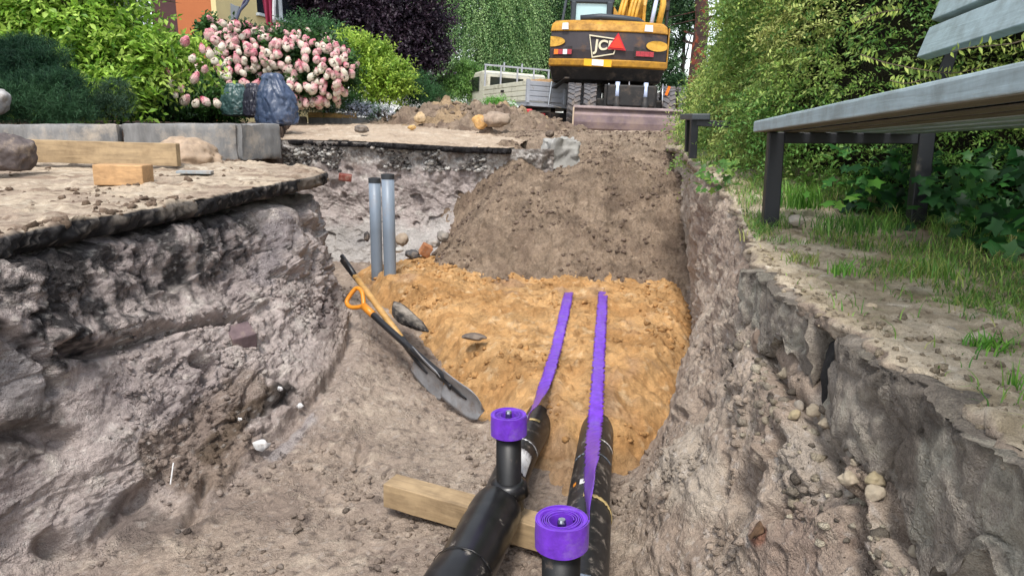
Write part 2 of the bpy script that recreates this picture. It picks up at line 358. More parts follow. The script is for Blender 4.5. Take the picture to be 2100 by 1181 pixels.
# breaks and overhangs that the photograph shows, found on the wall itself
for pts, dep, wd, lip in [
    ([(136,718),(200,722),(268,705),(314,680),(400,660),(520,640)], .085, .020, .045),
    ([(0,662),(64,712),(104,744),(110,800)], .06, .018, .02),
    ([(410,735),(440,742),(428,775)], .10, .020, .0),
    ([(98,1116),(163,1110),(230,1052),(300,1010)], .10, .028, .03),
    ([(385,1062),(408,1010),(424,975)], .07, .018, .02),
    ([(728,640),(722,700),(690,770),(610,860),(500,950),(420,1030)], .045, .030, .035),
    ([(640,470),(655,560),(672,610),(668,660)], .06, .022, .02),
    ([(0,890),(60,885),(130,905)], .07, .03, .02),
    ([(540,640),(610,560),(640,500)], .02, .02, .02),
    ([(724,990),(735,930),(745,905)], .02, .008, .0),
    ([(1725,1020),(1730,1100),(1735,1200)], .05, .012, .0),
    ([(1758,1012),(1765,1060),(1768,1110),(1775,1180)], .26, .016, .02),
    ([(1560,1060),(1640,1010),(1720,1005)], .05, .018, .02),
    ([(1480,945),(1478,985),(1465,1030)], .05, .016, .01),
    ([(1590,905),(1560,960),(1540,1010)], .035, .02, .02),
    ([(1300,880),(1400,850),(1470,760)], .02, .03, .02),
    ([(1550,700),(1575,740),(1620,810),(1690,915),(1750,1000),(1830,1070),(1920,1160)], .07, .022, .0)]:
    L = pick(H, pts); ds = seg_dist(H, L)+fbm(H, 30, 2, .5, 7)*.006
    H = H-N0*(dep*np.exp(-(ds/wd)**2))[..., None]
    if lip:
        L2 = [p+np.array([0, 0, .055]) for p in L]; ds2 = seg_dist(H, L2); H = H+N0*(lip*np.exp(-(ds2/.045)**2))[..., None]
# colours of the strata
c = soil_col(H, '#ac9b8c', '#96867a', '#c0b09f', 2.4)
cl = soil_col(H, '#bfb2ad', '#a69a98', '#d2c8c0', 2.6, 12); c = mixc(c, cl, lw*.9)
cr = soil_col(H, '#bcab9a', '#a79585', '#cfc1af', 2.4, 23); c = mixc(c, cr, rw*.9)
top = np.interp(Yv, YS, [0]*len(YS))[None, :]
nz = fbm(H, 5, 4, .6, 50); depth = .02-H[..., 2]
slag = sstep(.05, -.05, depth-(.42-.10*(H[..., 1]-1.6))+nz*.30)*sstep(4.1, 3.3, H[..., 1])*lw*(H[..., 0] < -.7)
slag *= sstep(-.32, .12, nz+fbm(H, 13, 3, .6, 55)*.8+.12*(2.35-H[..., 1])+.16*sstep(.16, .06, depth))
c = mixc(c, soil_col(H, '#2a292b', '#1c1b1d', '#5a5758', 12, 3), np.clip(slag, 0, .93))
grav = sstep(.30, .10, depth)*lw*sstep(2.6, 3.6, H[..., 1]); c = mixc(c, lin('#8f8a8a'), grav*.5*sstep(-.1, .2, fbm(H, 22, 2, .6, 8)))
for pts, rad, colr, am in [([(150,440),(190,470)], .10, '#a39a9c', .8), ([(60,800),(40,760)], .12, '#aca5a4', .7), ([(560,800),(600,790),(500,850),(430,930)], .055, '#1f1c1b', .9),
    ([(480,900),(400,960),(330,940),(520,780)], .11, '#84715f', .6), ([(640,850),(600,900),(560,930)], .04, '#b9b6ba', .4), ([(230,1030),(170,1090)], .05, '#b3aaa8', .7),
    ([(300,1100),(260,1060),(400,1080)], .08, '#4e4340', .6), ([(60,860),(100,880),(0,910)], .09, '#57504b', .7), ([(560,500),(600,450),(540,560)], .09, '#9a9192', .7),
    ([(660,640),(690,600),(670,680)], .07, '#5f5350', .6), ([(800,860),(880,900),(900,1050)], .18, '#b0a090', .5), ([(1590,600),(1480,500),(1440,460)], .15, '#8f7c70', .55),
    ([(1400,900),(1440,1000),(1350,940)], .12, '#cbbfae', .55), ([(1640,1110),(1600,1160)], .14, '#927e72', .7), ([(1560,1095)], .03, '#8a5c48', .8), ([(700,440),(690,480)], .06, '#b8b6b8', .5),
    ([(1680,880),(1700,960),(1640,900)], .10, '#b8ada0', .6)]:
    ds = seg_dist(H, pick(H, pts)*(1 if len(pts) > 1 else 2))+fbm(H, 9, 3, .6, 77)*rad*.9
    c = mixc(c, lin(colr), am*sstep(rad, rad*.45, ds))
specks = sstep(.42, .5, perlin(H*48+3)); c = mixc(c, lin('#d8d2cc'), specks*.6*(lw*.5+rw*.5+fl*.3))
dk = sstep(.36, .5, perlin(H*33+13)); c = mixc(c, lin('#4c4340'), dk*.55*(.3+.7*fl))
trench = struct(sheet('trench_ground', H, M_SOIL, c*.97)); TR = H; TRN = N0; TRC = c

def zfar(x, y):
    z = .222+.065*sstep(.1, -1.9, x)+.09*sstep(6.6, 9.5, y)*sstep(1.2, -.6, x)+.03*sstep(7, 9, y)
    z = z-.50*sstep(12.5, 16.5, y)*sstep(1.4, .2, x)+.004*np.maximum(y-20, 0); return z
# ---- back wall of the side pit
NX, NZ = 460, 300
xs = np.linspace(-3.4, .35, NX)[:, None]*np.ones((1, NZ)); zs = np.linspace(.0, -1.1, NZ)+.25*sstep(-.2, .0, np.linspace(.0, -1.1, NZ))[None]*np.ones((NX, 1))
yl = np.interp(xs, [-3.4, -2.4, -1.77, -.9, -.11, .35], [5.6, 6.1, 6.32, 6.36, 6.22, 6.25])+.01
und = sstep(.28, .05, zs)
yb = yl+.04*und-.50*sstep(-.25, -.85, zs)
W = np.stack([xs, yb, zs], -1); nW = np.array([0, -1.0, .1])
gz = sstep(.02, .10, zs+fbm(W, 4, 3, .5, 3)*.12)
dW = fbm(W, 2.2, 3, .5, 4)*.10+fbm(W, 9, 4, .6, 14)*.045+(ridged(W, 6, 3, .5, 24)-.6)*.03+fbm(W, 34, 3, .6, 34)*(.010+.014*gz)-holes(W, 9, .36, 5)*.06
ckw, _c = chunks(W, 9., 2); ckw2, _c = chunks(W, 24., 4); dW = dW*.8+ckw*.010+ckw2*.006*(1+gz)
dW *= sstep(.25, .19, zs)*.9+.1
W[..., 2] += (zfar(W[..., 0], W[..., 1])-.262)*sstep(-.3, .2, zs)
W = W+nW*dW[..., None]
cw = soil_col(W, '#bbafaa', '#a39793', '#cdc5be', 2.6, 5)
cg = soil_col(W, '#bfb8b2', '#978c84', '#e0ddd8', 16, 6); cw = mixc(cw, cg, gz)
cw = mixc(cw, lin('#6b5548'), sstep(.2, .4, fbm(W, 3.2, 3, .6, 71))*.5)
cw = mixc(cw, lin('#c3c2be'), sstep(-.28, -.5, zs+fbm(W, 3, 2, .5, 7)*.3)*.55)
cw = mixc(cw, lin('#4a3c35'), sstep(-1.95, -2.3, xs)*sstep(-.1, .1, zs)*.7)
struct(sheet('pit_wall', W, M_SOIL, cw*.93)); BW = W

# ---- pavement left of the trench: dust over asphalt, broken black edge
def slab(name, edge, back, zt, colfn, thick=.055, NE=520, NB=240, amp=.03, seed=0):
    e = catmull(edge, NE); b = catmull(back, NE)
    dirv = b-e; L = np.linalg.norm(dirv, axis=1, keepdims=True); dirn = dirv/L
    e3 = np.stack([e[:, 0], e[:, 1], np.zeros(NE)], -1)
    e = e+dirn*(fbm(e3, 3, 4, .6, seed)*amp*1.6+fbm(e3, 19, 3, .6, seed+9)*amp*.5)[:, None]
    offs = np.concatenate([[.16, .10, .045, .02], [.012, .0, .004, .0, .006, .018], .03+(np.linspace(0, 1, NB)**2.2)*1.0*1])
    rel = np.concatenate([[-1.35, -1.2, -1.1, -1.02], [-.85, -.65, -.45, -.25, -.1, -.02], np.zeros(NB)])
    isb = np.concatenate([np.zeros(10), np.linspace(0, 1, NB)**2.2])
    P = e[:, None]+dirn[:, None]*(offs[None, :, None]*(1-isb)[None, :, None]+L[:, None]*isb[None, :, None])
    Z = zt(P[..., 0], P[..., 1])+rel[None]*thick
    Gs = np.stack([P[..., 0], P[..., 1], Z], -1)
    top = (rel > -.03)[None]*1.0
    r = fbm(Gs, 4, 4, .55, 30+seed)*.018+fbm(Gs, 24, 3, .6, 36+seed)*.008+sstep(.15, .4, fbm(Gs, 9, 2, .5, 8+seed))*.012
    Gs[..., 2] += r*(top*.9+.15)
    s = (1-top)*(fbm(Gs, 30, 3, .6, 38)*.014+fbm(Gs, 8, 2, .6, 39)*.026+chunks(Gs, 26., 5)[0]*.016)
    Gs[..., :2] -= dirn[:, None]*s[..., None]
    return sheet(name, Gs, M_ROAD, colfn(Gs, 1-top)), Gs
def zleft(x, y): return .10+.075*sstep(3.2, 4.7, y-.12*(x+1.2))+.012*np.sin(x*2.1+y*1.3)
def col_dust(Gs, side):
    c = soil_col(Gs, '#bbab96', '#a39281', '#cabda9', 3.5, 3)
    c = mixc(c, lin('#806c5c'), sstep(.02, .28, fbm(Gs*np.array([.4, 2.2, 1]), 6, 5, .65, 15))*.75)
    c = mixc(c, lin('#6f5d50'), sstep(.33, .5, perlin(Gs*26))*.7)
    k = soil_col(Gs, '#222123', '#343233', '#7a746f', 14, 3); k = mixc(k, lin('#8f857a'), sstep(.05, .3, fbm(Gs, 5, 3, .6, 19))*.6); return mixc(c*.92, k, np.clip(side+sstep(.1, .35, fbm(Gs, 12, 3, .6, 22))*0, 0, 1)*np.ones(Gs.shape[:2]))
_, LS = slab('road', [(-2.0,-1.5),(-1.78,.2),(-1.68,1.2),(-1.56,2.0),(-1.47,2.5),(-1.33,3.1),(-1.24,3.6),(-1.06,4.12),(-1.10,4.35),(-1.45,4.62),(-1.85,4.88),(-2.3,5.2)],
     [(-9,-1.5),(-9,.2),(-9,1.0),(-9,1.6),(-9,2.2),(-9,2.8),(-9,3.3),(-9,3.8),(-9,4.2),(-8.5,4.7),(-6,5.1),(-4,5.3)], zleft, col_dust, .07)
struct(_)
def col_far(Gs, side):
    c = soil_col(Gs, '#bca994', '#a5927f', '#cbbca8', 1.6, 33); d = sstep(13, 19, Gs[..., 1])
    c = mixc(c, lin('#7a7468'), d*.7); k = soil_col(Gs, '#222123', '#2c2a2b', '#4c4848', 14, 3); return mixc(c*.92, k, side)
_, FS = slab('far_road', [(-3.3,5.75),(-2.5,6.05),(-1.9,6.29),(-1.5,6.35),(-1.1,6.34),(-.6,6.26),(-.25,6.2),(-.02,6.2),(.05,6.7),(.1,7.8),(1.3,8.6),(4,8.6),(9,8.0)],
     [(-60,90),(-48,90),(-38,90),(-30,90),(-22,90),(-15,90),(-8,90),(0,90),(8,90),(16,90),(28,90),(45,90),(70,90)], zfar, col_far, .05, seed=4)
struct(_)

def hf(name, x0, x1, y0, y1, nx, ny, zf, cf, m, kind='structure', label=None, yg=False):
    X = np.linspace(x0, x1, nx)[:, None]*np.ones((1, ny)); yy = np.geomspace(y0, y1, ny) if yg else np.linspace(y0, y1, ny); Y = yy[None]*np.ones((nx, 1))
    Z = zf(X, Y); Gs = np.stack([X, Y, Z], -1); o = sheet(name, Gs, m, cf(Gs)); tag(o, label, None, None, kind); return Gs
# ---- right bank: dry dusty soil with grass
def zright(x, y): return .0+.0*x+.20*sstep(3.1, 4.5, y)+.05*sstep(1.2, 2.4, x)+.02*np.sin(y*2.3)*sstep(.8, 1.2, x)-.015*sstep(1.5, .5, y)
def col_bank(Gs, side):
    c = soil_col(Gs, '#c0b29c', '#a59780', '#d2c7b4', 4, 61)
    c = mixc(c, lin('#77694f'), sstep(0, .35, fbm(Gs, 6, 4, .6, 66))*.6)
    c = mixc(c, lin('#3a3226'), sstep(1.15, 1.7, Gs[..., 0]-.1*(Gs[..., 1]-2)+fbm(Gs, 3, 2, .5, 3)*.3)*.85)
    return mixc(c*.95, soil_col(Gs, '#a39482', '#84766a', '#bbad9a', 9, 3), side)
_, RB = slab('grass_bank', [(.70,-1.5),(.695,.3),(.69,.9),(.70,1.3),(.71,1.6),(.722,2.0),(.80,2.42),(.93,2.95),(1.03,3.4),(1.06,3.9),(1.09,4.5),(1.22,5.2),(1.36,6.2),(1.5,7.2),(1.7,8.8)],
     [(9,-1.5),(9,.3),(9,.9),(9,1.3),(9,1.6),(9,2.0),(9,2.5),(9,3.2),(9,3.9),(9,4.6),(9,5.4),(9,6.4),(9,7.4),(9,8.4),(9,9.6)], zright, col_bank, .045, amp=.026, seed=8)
struct(_)

# ---- yellow bedding sand round the pipes
SP = [(-1.45,5.75),(-1.12,4.75),(-.72,4.15),(-.42,3.55),(-.30,3.2),(-.12,3.02),(-.02,2.84),(.05,2.70),(.17,2.46),(.30,2.50),(.34,2.62),(.42,2.52),(.60,2.66),(.80,3.0),(1.0,3.5),(1.25,4.3),(1.4,5.75)]
def zsand(x, y):
    P = np.stack([x, y, 0*x], -1); s = sdist(x, y, SP)+fbm(P, 5, 3, .6, 3)*.05
    top = -.655+.03*sstep(3.2, 4.4, y)+fbm(P, 1.8, 3, .5, 12)*.05+(ridged(P, 2.6, 3, .5, 13)-.6)*.045+fbm(P, 9, 4, .6, 15)*.028+fbm(P, 40, 2, .6, 17)*.008+.06*sstep(4.3, 4.9, y)*sstep(-.2, -.5, x)*sstep(-1.3, -.7, x)
    top += .02*sstep(.15, .4, fbm(P, 14, 2, .5, 91))
    tr = np.exp(-((x-.245-.02*np.sin(y*5))/.06)**2)*.07*sstep(3.3, 2.8, y); top -= tr
    for hx, hy in ((.62, 3.12), (.5, 2.93), (.36, 3.02), (-.05, 3.25)): top -= .05*np.exp(-((x-hx)**2+(y-hy)**2)/.0045)
    fr = sstep(.36, .05, s); return -.96+(top+.96)*sstep(-.07, .34, s+.03)+fr*(fbm(P, 8, 3, .6, 33)*.05+fbm(P, 24, 3, .6, 35)*.014)
def csand(Gs):
    c = soil_col(Gs, '#d4a873', '#c29460', '#e0bd90', 3, 41)*.93
    c = mixc(c, lin('#a08672'), sstep(.15, .4, fbm(Gs, 2.3, 3, .6, 47))*.55)
    c = mixc(c, lin('#7d5a37'), sstep(.1, .4, fbm(Gs, 16, 3, .6, 48))*.5)
    s = sdist(Gs[..., 0], Gs[..., 1], SP); return mixc(c, lin('#9c8469'), sstep(.10, .0, s+fbm(Gs, 8, 2, .5, 4)*.05)*.6)
SB = hf('sand_bed', -1.6, 1.45, 2.35, 5.8, 520, 560, zsand, csand, M_SAND)

# ---- heap of dark earth tipped in behind
def zheap(x, y):
    P = np.stack([x, y, 0*x], -1); w1 = fbm(P, 1.7, 3, .5, 2)*.10
    front = -.70+.70*(y-4.88)+.12*np.exp(-((x-.75)/.5)**2)*0+w1*.6-.10*sstep(-.4, .1, -x)*0
    peak = .16*np.exp(-(((x-.85)/.42)**2+((y-6.25)/.5)**2)); pk2 = .33*np.exp(-(((x+.05)/.22)**2+((y-6.45)/.35)**2))
    plat = -.03+peak+pk2+.18*sstep(6.9, 7.5, y)+.15*sstep(7.4, 8.2, y)+w1*.4
    k = .06; z = -k*np.logaddexp(-front/k, -plat/k)
    flank = -.68+1.10*(x+.66)+.05*(y-5.4)+w1*.5+.45*sstep(6.15, 6.6, y); z = -k*np.logaddexp(-z/k, -flank/k)
    z = z+fbm(P, 6, 4, .6, 5)*.03+sstep(.1, .4, fbm(P, 15, 2, .5, 6))*.016+chunks(np.stack([x, y, z], -1), 26., 3)[0]*.010+fbm(P, 32, 3, .65, 7)*.016+(ridged(P, 9, 2, .5, 9)-.6)*.018
    return z
def cheap_(Gs):
    c = soil_col(Gs, '#a08c78', '#8a7766', '#b29d88', 4, 51)*.9
    c = mixc(c, lin('#57483c'), sstep(.05, .4, fbm(Gs, 15, 3, .6, 58))*.5)
    return mixc(c, lin('#a99785'), sstep(6.6, 8.3, Gs[..., 1]+fbm(Gs, 3, 2, .5, 1))*.7)
HP = hf('earth_heap', -1.2, 1.75, 4.75, 9.2, 480, 640, zheap, cheap_, M_HEAP)

# ---- lumpy spoil heap lying on the road
RP = [(-2.3,9.0),(-1.2,8.4),(-.2,8.0),(.6,8.3),(1.3,9.2),(1.35,11.8),(.2,13.2),(-1.2,13.2),(-2.6,11.5)]
def zrub(x, y):
    P = np.stack([x, y, 0*x], -1); s = sdist(x, y, RP)
    h = .27*sstep(-.05, 1.7, s)*(1-.45*sstep(-.2, 1.0, x)); n = fbm(P, 1.6, 3, .5, 3)*.22+np.abs(fbm(P, 2.6, 2, .5, 4))*.20+sstep(.05, .3, fbm(P, 5, 2, .5, 6))*.07+fbm(P, 17, 3, .6, 5)*.03
    return .26+h+n*sstep(-.05, .7, s)-.12*sstep(.1, -.2, s)
def crub(Gs):
    c = soil_col(Gs, '#a08d7b', '#8a7768', '#b39f89', 2.2, 81)*.88
    return mixc(c, lin('#c0a37c'), sstep(.12, .3, fbm(Gs, 1.7, 2, .5, 85))*.55)
RH = hf('spoil_heap', -2.7, 1.5, 7.8, 13.4, 420, 460, zrub, crub, M_HEAP)

# ---- planting bed behind the kerb
BP = [(-16,4.84),(-4.0,4.86),(-2.58,5.04),(-1.92,5.2),(-1.76,5.5),(-2.35,7.7),(-2.75,9.62),(-1.0,9.75),(-.9,12),(1.0,14),(1.0,26),(-16,26)]
def zbed(x, y):
    P = np.stack([x, y, 0*x], -1); return .375+.02*sstep(5, 9, y)+fbm(P, 5, 4, .6, 3)*.02-2.5*sstep(0, -.12, sdist(x, y, BP)+.03)+.05*sstep(-3, -5, x)-.35*sstep(12, 16, y)
def cbed(Gs): return soil_col(Gs, '#5a483d', '#46382f', '#8a7566', 7, 21)*.8
hf('flower_bed', -14, 1.2, 4.8, 26, 420, 420, zbed, cbed, M_SOIL, yg=True)
# distant lawn and terrain under everything
def zland(x, y): return -1.6+0*x
hf('land', -400, 400, -60, 900, 60, 60, zland, lambda g: np.broadcast_to(lin('#5a6b3c'), g.shape)*.6, M_SOIL)
# ================================================================== THINGS IN AND ROUND THE TRENCH
M_PIPE = plain('black_plastic', (.012, .012, .013), .32, var=.3, scale=20, dirt=('#b0a79c', .06), spec=.5)
M_PIPE2 = plain('worn_black_plastic', (.016, .016, .017), .4, var=.3, scale=34, dirt=('#a1968a', .22))
M_RISER = plain('black_rubber', (.008, .008, .008), .45, var=.2, scale=30, dirt=('#6d6055', .1))
M_STEEL = plain('bright_steel', '#b9bcc0', .28, 1, .15, 30)
M_WHITE = plain('white_sticker', '#dcdcdc', .6, var=.08, scale=60, dirt=('#9a8b7c', .3))
M_YELLOW = plain('faded_yellow', '#c9b27a', .6, var=.2, scale=40)
M_GREYP = plain('grey_plastic', '#7f8b99', .42, var=.10, scale=5, stretch=(6, 6, .6), dirt=('#8b8078', .2))
M_DARK = plain('dark_grey_plastic', '#35383c', .6, var=.2)
M_TIMBER = wood('timber', '#aa9270', .72, 3, (2, 16, 16)); M_TIMBERY = wood('yellow_timber', '#c9a468', .75, 3, (2, 16, 16))
M_BLOCK = wood('fresh_timber', '#bd966a', .78, 6, (3, 12, 12))
M_ASH = wood('ash_handle', '#c49a5c', .75, 6, (1, 1, 20), .5)
M_ORANGE = plain('orange_plastic', '#d98a2b', .38, var=.12, scale=25, dirt=('#8a6a48', .1))
M_BLADE = plain('worn_steel', '#9a9da2', .4, .35, .25, 22, dirt=('#8b7c70', .35))
M_BLKM = plain('black_shaft', (.012, .012, .014), .4, var=.2, scale=20, dirt=('#7d6f63', .12))
def purple():
    m, t, b = _mat('purple_film'); n = noise_node(t, 40, 4, .6); c = lin('#6f37c0')
    r = ramp(t, n.outputs[0], [(.3, c*.75), (.7, c*1.2)]); n2 = noise_node(t, 14, 8, .75); r2 = ramp(t, n2.outputs[0], [(.52, (0, 0, 0)), (.75, (.45,)*3)]); x = mulc(t, r.outputs[0], lin('#a295a2'), mode='MIX'); t.links.new(r2.outputs[0], x.inputs['Factor']); t.links.new(x.outputs[2], b.inputs['Base Color'])
    b.inputs['Roughness'].default_value = .33; bump(t, b, n.outputs[0], .002); return m
M_TAPE = purple()

def pipe_axis(pts, n):
    return [tuple(p) for p in catmull(pts, n)]
def ring_uneven(mb, pts, r, n=28, wob=.0, seed=0):
    rr = [r*(1+wob*math.sin(i*1.7+seed)+wob*.6*math.sin(i*.61)) for i in range(len(pts))] if np.isscalar(r) else r
    return mb.tube(pts, rr, n)
# left district heating pipe
la = [(-.40,.55,-.74), (-.29,1.1,-.735), (-.115,1.78,-.725), (-.045,2.08,-.73), (.03,2.5,-.755), (.122,2.94,-.79), (.20,3.5,-.83)]
L0 = thing('heating_pipe', 'black insulated pipe on the left with a thick jointing sleeve and an upright stub', 'pipe', (-.1, 1.8, -.80), group='insulated heating pipes')
ax = catmull(la, 60); ay = ax[:, 1]
thin = [tuple(p) for p in ax[ay > 2.0]]; MB().tube(thin, .062, 32).build('casing', M_PIPE2, L0, True, True)
thick = ax[ay < 2.14]; k = len(thick)
rr = [.079+.0012*math.sin(i*1.9)+(.006 if abs(p[1]-1.66) < .05 else 0)-(.012 if abs(p[1]-1.52) < .04 else 0) for i, p in enumerate(thick)]
rr[-1] = .058; rr[-2] = .070
MB().tube([tuple(p) for p in thick], rr, 40).build('joint_sleeve', M_PIPE, L0, True, True)
def band(root, axis, Y, r, wd, m, name, a0=0, a1=2*PI, lift=.001):
    """strip wrapped round the pipe at station Y"""
    i = np.searchsorted(axis[:, 1], Y); d = axis[i]-axis[i-1]; d /= np.linalg.norm(d); p = axis[i-1]+d*(Y-axis[i-1][1])/d[1]
    x = np.cross(d, (0, 0, 1)); x /= np.linalg.norm(x); u = np.cross(x, d); V = []; n = 22; rows = 5
    for q in range(rows):
        for j in range(n):
            a = a0+(a1-a0)*j/(n-1); jag = .004*math.sin(j*2.3+q) if q in (0, rows-1) else 0
            V.append(p+d*(wd*(q/(rows-1)-.5)+jag)+(x*math.cos(a)+u*math.sin(a))*(r+lift+.0008*math.sin(j*3+q*2)))
    F = [(q*n+j, q*n+j+1, (q+1)*n+j+1, (q+1)*n+j) for q in range(rows-1) for j in range(n-1)]
    o = MB().add(V, F).build(name, m, root, True, True); sm = o.modifiers.new('thick', 'SOLIDIFY'); sm.thickness = .0012; return o
band(L0, ax, 1.58, .084, .012, M_PIPE2, 'seam'); band(L0, ax, 1.72, .083, .004, M_PIPE2, 'seam'); band(L0, ax, 1.42, .082, .010, M_PIPE2, 'seam')
band(L0, ax, 2.33, .062, .17, M_WHITE, 'sticker', R(25), R(105))
band(L0, ax, 2.72, .062, .02, M_YELLOW, 'scuff', R(60), R(100)); band(L0, ax, 2.50, .062, .003, M_WHITE, 'seam', 0, R(150)); band(L0, ax, 2.76, .0625, .05, M_GREYP, 'patch', R(110), R(170))
rx, ry = -.010, 2.10
MB().tube([(rx, ry, -.74), (rx, ry, -.66), (rx, ry, -.655), (rx, ry, -.475)], [.048, .044, .039, .038], 32).build('riser', M_RISER, L0, True, True)
MB().tube([(rx, ry, -.69), (rx, ry, -.655), (rx, ry, -.647)], [.064, .055, .040], 32).build('riser_collar', M_PIPE, L0, True, True)
def valve(root, x, y, z, s=1):
    m = MB().lathe([(.0, .0), (.019*s, 0), (.017*s, .012), (.010*s, .018), (.010*s, .034), (.0075*s, .040), (0, .041)], 12, mat4((x, y, z)))
    m.lathe([(.0, 0), (.019*s, 0), (.019*s, .004), (0, .004)], 6, mat4((x, y, z-.004))); return m.build('vent_valve', M_STEEL, root, True, False)
valve(L0, rx, ry, -.462); MB().lathe([(.030, -.02), (.030, 0), (.027, 0), (.027, -.018), (0, -.018)], 24, mat4((rx, ry, -.452))).build('socket', M_RISER, L0, True, True)
# right pipe
ra = [(-.02,.5,-.74), (.06,1.0,-.735), (.13,1.4,-.73), (.19,1.78,-.725), (.245,2.15,-.735), (.315,2.6,-.765), (.362,2.92,-.80), (.43,3.5,-.84)]
R0 = thing('heating_pipe', 'black insulated pipe on the right with a yellow band and the nearest upright stub', 'pipe', (.19, 1.8, -.80), group='insulated heating pipes')
bx = catmull(ra, 70); MB().tube([tuple(p) for p in bx], [.066+(.006 if 1.5 < p[1] < 2.02 else 0) for p in bx], 36).build('casing', M_PIPE2, R0, True, True)
band(R0, bx, 2.02, .0725, .018, M_YELLOW, 'adhesive_band', R(-10), R(100)); band(R0, bx, 2.13, .066, .035, M_WHITE, 'label', R(88), R(116))
band(R0, bx, 2.07, .067, .016, M_ORANGE, 'scuff', R(86), R(97)); band(R0, bx, 2.13, .066, .02, M_ORANGE, 'scuff', R(128), R(137))
band(R0, bx, 2.50, .066, .003, M_WHITE, 'seam', R(10), R(110)); band(R0, bx, 2.36, .066, .003, M_GREYP, 'seam', R(20), R(150)); band(R0, bx, 1.62, .072, .006, M_GREYP, 'seam'); band(R0, bx, 1.50, .072, .004, M_PIPE, 'seam')
sx, sy = .104, 1.40
MB().tube([(sx, sy, -.72), (sx, sy, -.64), (sx, sy, -.43)], [.044, .041, .041], 36).build('riser', M_RISER, R0, True, True)
MB().lathe([(.031, -.03), (.031, 0), (.027, 0), (.027, -.022), (0, -.022)], 28, mat4((sx, sy, -.405))).build('socket', M_RISER, R0, True, True)
valve(R0, sx, sy, -.418, 1.0)
# warning tape: roll pushed over the stub, free end running back over the sand
def tape(root_label, cx, cy, ztop, rin, rout, hgt, path, wid, tw):
    t = thing('tape_roll', root_label, 'tape', (cx, cy, ztop-hgt), group='rolls of purple warning tape')
    turns = 8; N = 400; V = []
    for i in range(N):
        a = 2*PI*turns*i/N; r = rin+(rout-rin)*(i/N)**.85+.0012*math.sin(a*1.3+i*.09)
        z0 = ztop-hgt+.001*math.sin(i*.4); z1 = ztop-.004*(1-i/N)+.0008*math.sin(a*2.1+i*.05)+.0012*math.sin(i*.021)
        for rr_, zz in ((r, z0), (r, z1), (r+.0021, z1), (r+.0021, z0)): V.append((cx+rr_*math.cos(a), cy+rr_*math.sin(a), zz))
    F = [(i*4+j, i*4+(j+1) % 4, i*4+4+(j+1) % 4, i*4+4+j) for i in range(N-1) for j in range(4)]
    MB().add(V, F).build('inner_turns', M_TAPE, t, True, False)
    pr = [(rout-.004, -hgt), (rout-.001, -hgt+.0005), (rout, -hgt+.003), (rout+.0005, -hgt+.006), (rout+.0015, -hgt*.6), (rout+.0005, -.012), (rout, -.005), (rout-.0012, -.0025), (rout-.004, -.0008), (rout-.007, -.0008), (rout-.010, -.001), (rout-.0108, -.003), (rout-.011, -.008), (rout-.011, -hgt)]
    n = 64; V = []
    for j in range(n):
        a = 2*PI*j/n; wv = 1+.012*math.sin(a*2+1)+.006*math.sin(a*5)
        for r_, z in pr: V.append((cx+r_*wv*math.cos(a), cy+r_*wv*math.sin(a), ztop+z+.0012*math.sin(a*3)))
    k = len(pr); F = [(j*k+i, ((j+1) % n)*k+i, ((j+1) % n)*k+(i+1) % k, j*k+(i+1) % k) for j in range(n) for i in range(k)]
    MB().add(V, F).build('outer_turns', M_TAPE, t, True, True)
    P = catmull(path, 150); V = []; M = 7; rg = np.random.default_rng(abs(int(cx*1000))+5)
    T = catmull(np.array(tw, float), 150)
    for i in range(150):
        d = P[min(i+1, 149)]-P[max(i-1, 0)]; d /= np.linalg.norm(d); h = np.cross(d, (0, 0, 1)); h /= np.linalg.norm(h); u = np.cross(h, d)
        a = T[i]; x = h*math.cos(a)+u*math.sin(a); jag = rg.uniform(-.013, -.002) if i % 2 else 0
        for j in range(M):
            s = (j/(M-1)-.5)*wid+(jag if j in (0, M-1) else 0)*(1 if j else -1); V.append(P[i]+x*s+np.cross(x, d)*(.0018*math.sin(i*.33+j)+.003*math.sin(j*PI/(M-1))))
    F = [(i*M+j, i*M+j+1, i*M+M+j+1, i*M+M+j) for i in range(149) for j in range(M-1)]
    o = MB().add(V, F).build('tape_strip', M_TAPE, t, True, True); sm = o.modifiers.new('thick', 'SOLIDIFY'); sm.thickness = .0008; return t
def on_sand(px, py, up=.026):
    r = ray(px, py); t = np.linspace(2.0, 6.0, 400); q = np.array([0, 0, EYE])+t[:, None]*r
    h = zsand(q[:, 0], q[:, 1]); k = np.argmax(q[:, 2] < h+up); return q[k]
tape('purple warning tape roll on the farther left stub, its strip running over the sand', rx, ry, -.432, .022, .053, .064,
     [(rx+.053, ry+.01, -.465), PY(1096, 838, 2.45), PY(1112, 802, 2.85), on_sand(1126, 762, .03), on_sand(1141, 712), on_sand(1153, 660), on_sand(1161, 625), on_sand(1165, 606), on_sand(1168, 596, -.03)], .062, [1.35, .95, .45, .2, .1, .12, .05, .05, 0])
tape('purple warning tape roll on the nearest stub, lowest in front of the right pipe', sx, sy, -.376, .024, .0545, .062,
     [(sx+.055, sy+.0, -.41), PY(1209, 1010, 1.62), PY(1212, 950, 2.0), PY(1219, 880, 2.55), PY(1224, 815, 2.8), on_sand(1228, 740, .03), on_sand(1231, 690), on_sand(1234, 645), on_sand(1236, 612), on_sand(1237, 590, -.03)], .062, [1.5, 1.25, .75, .2, .03, 0, -.05, 0, 0, 0])

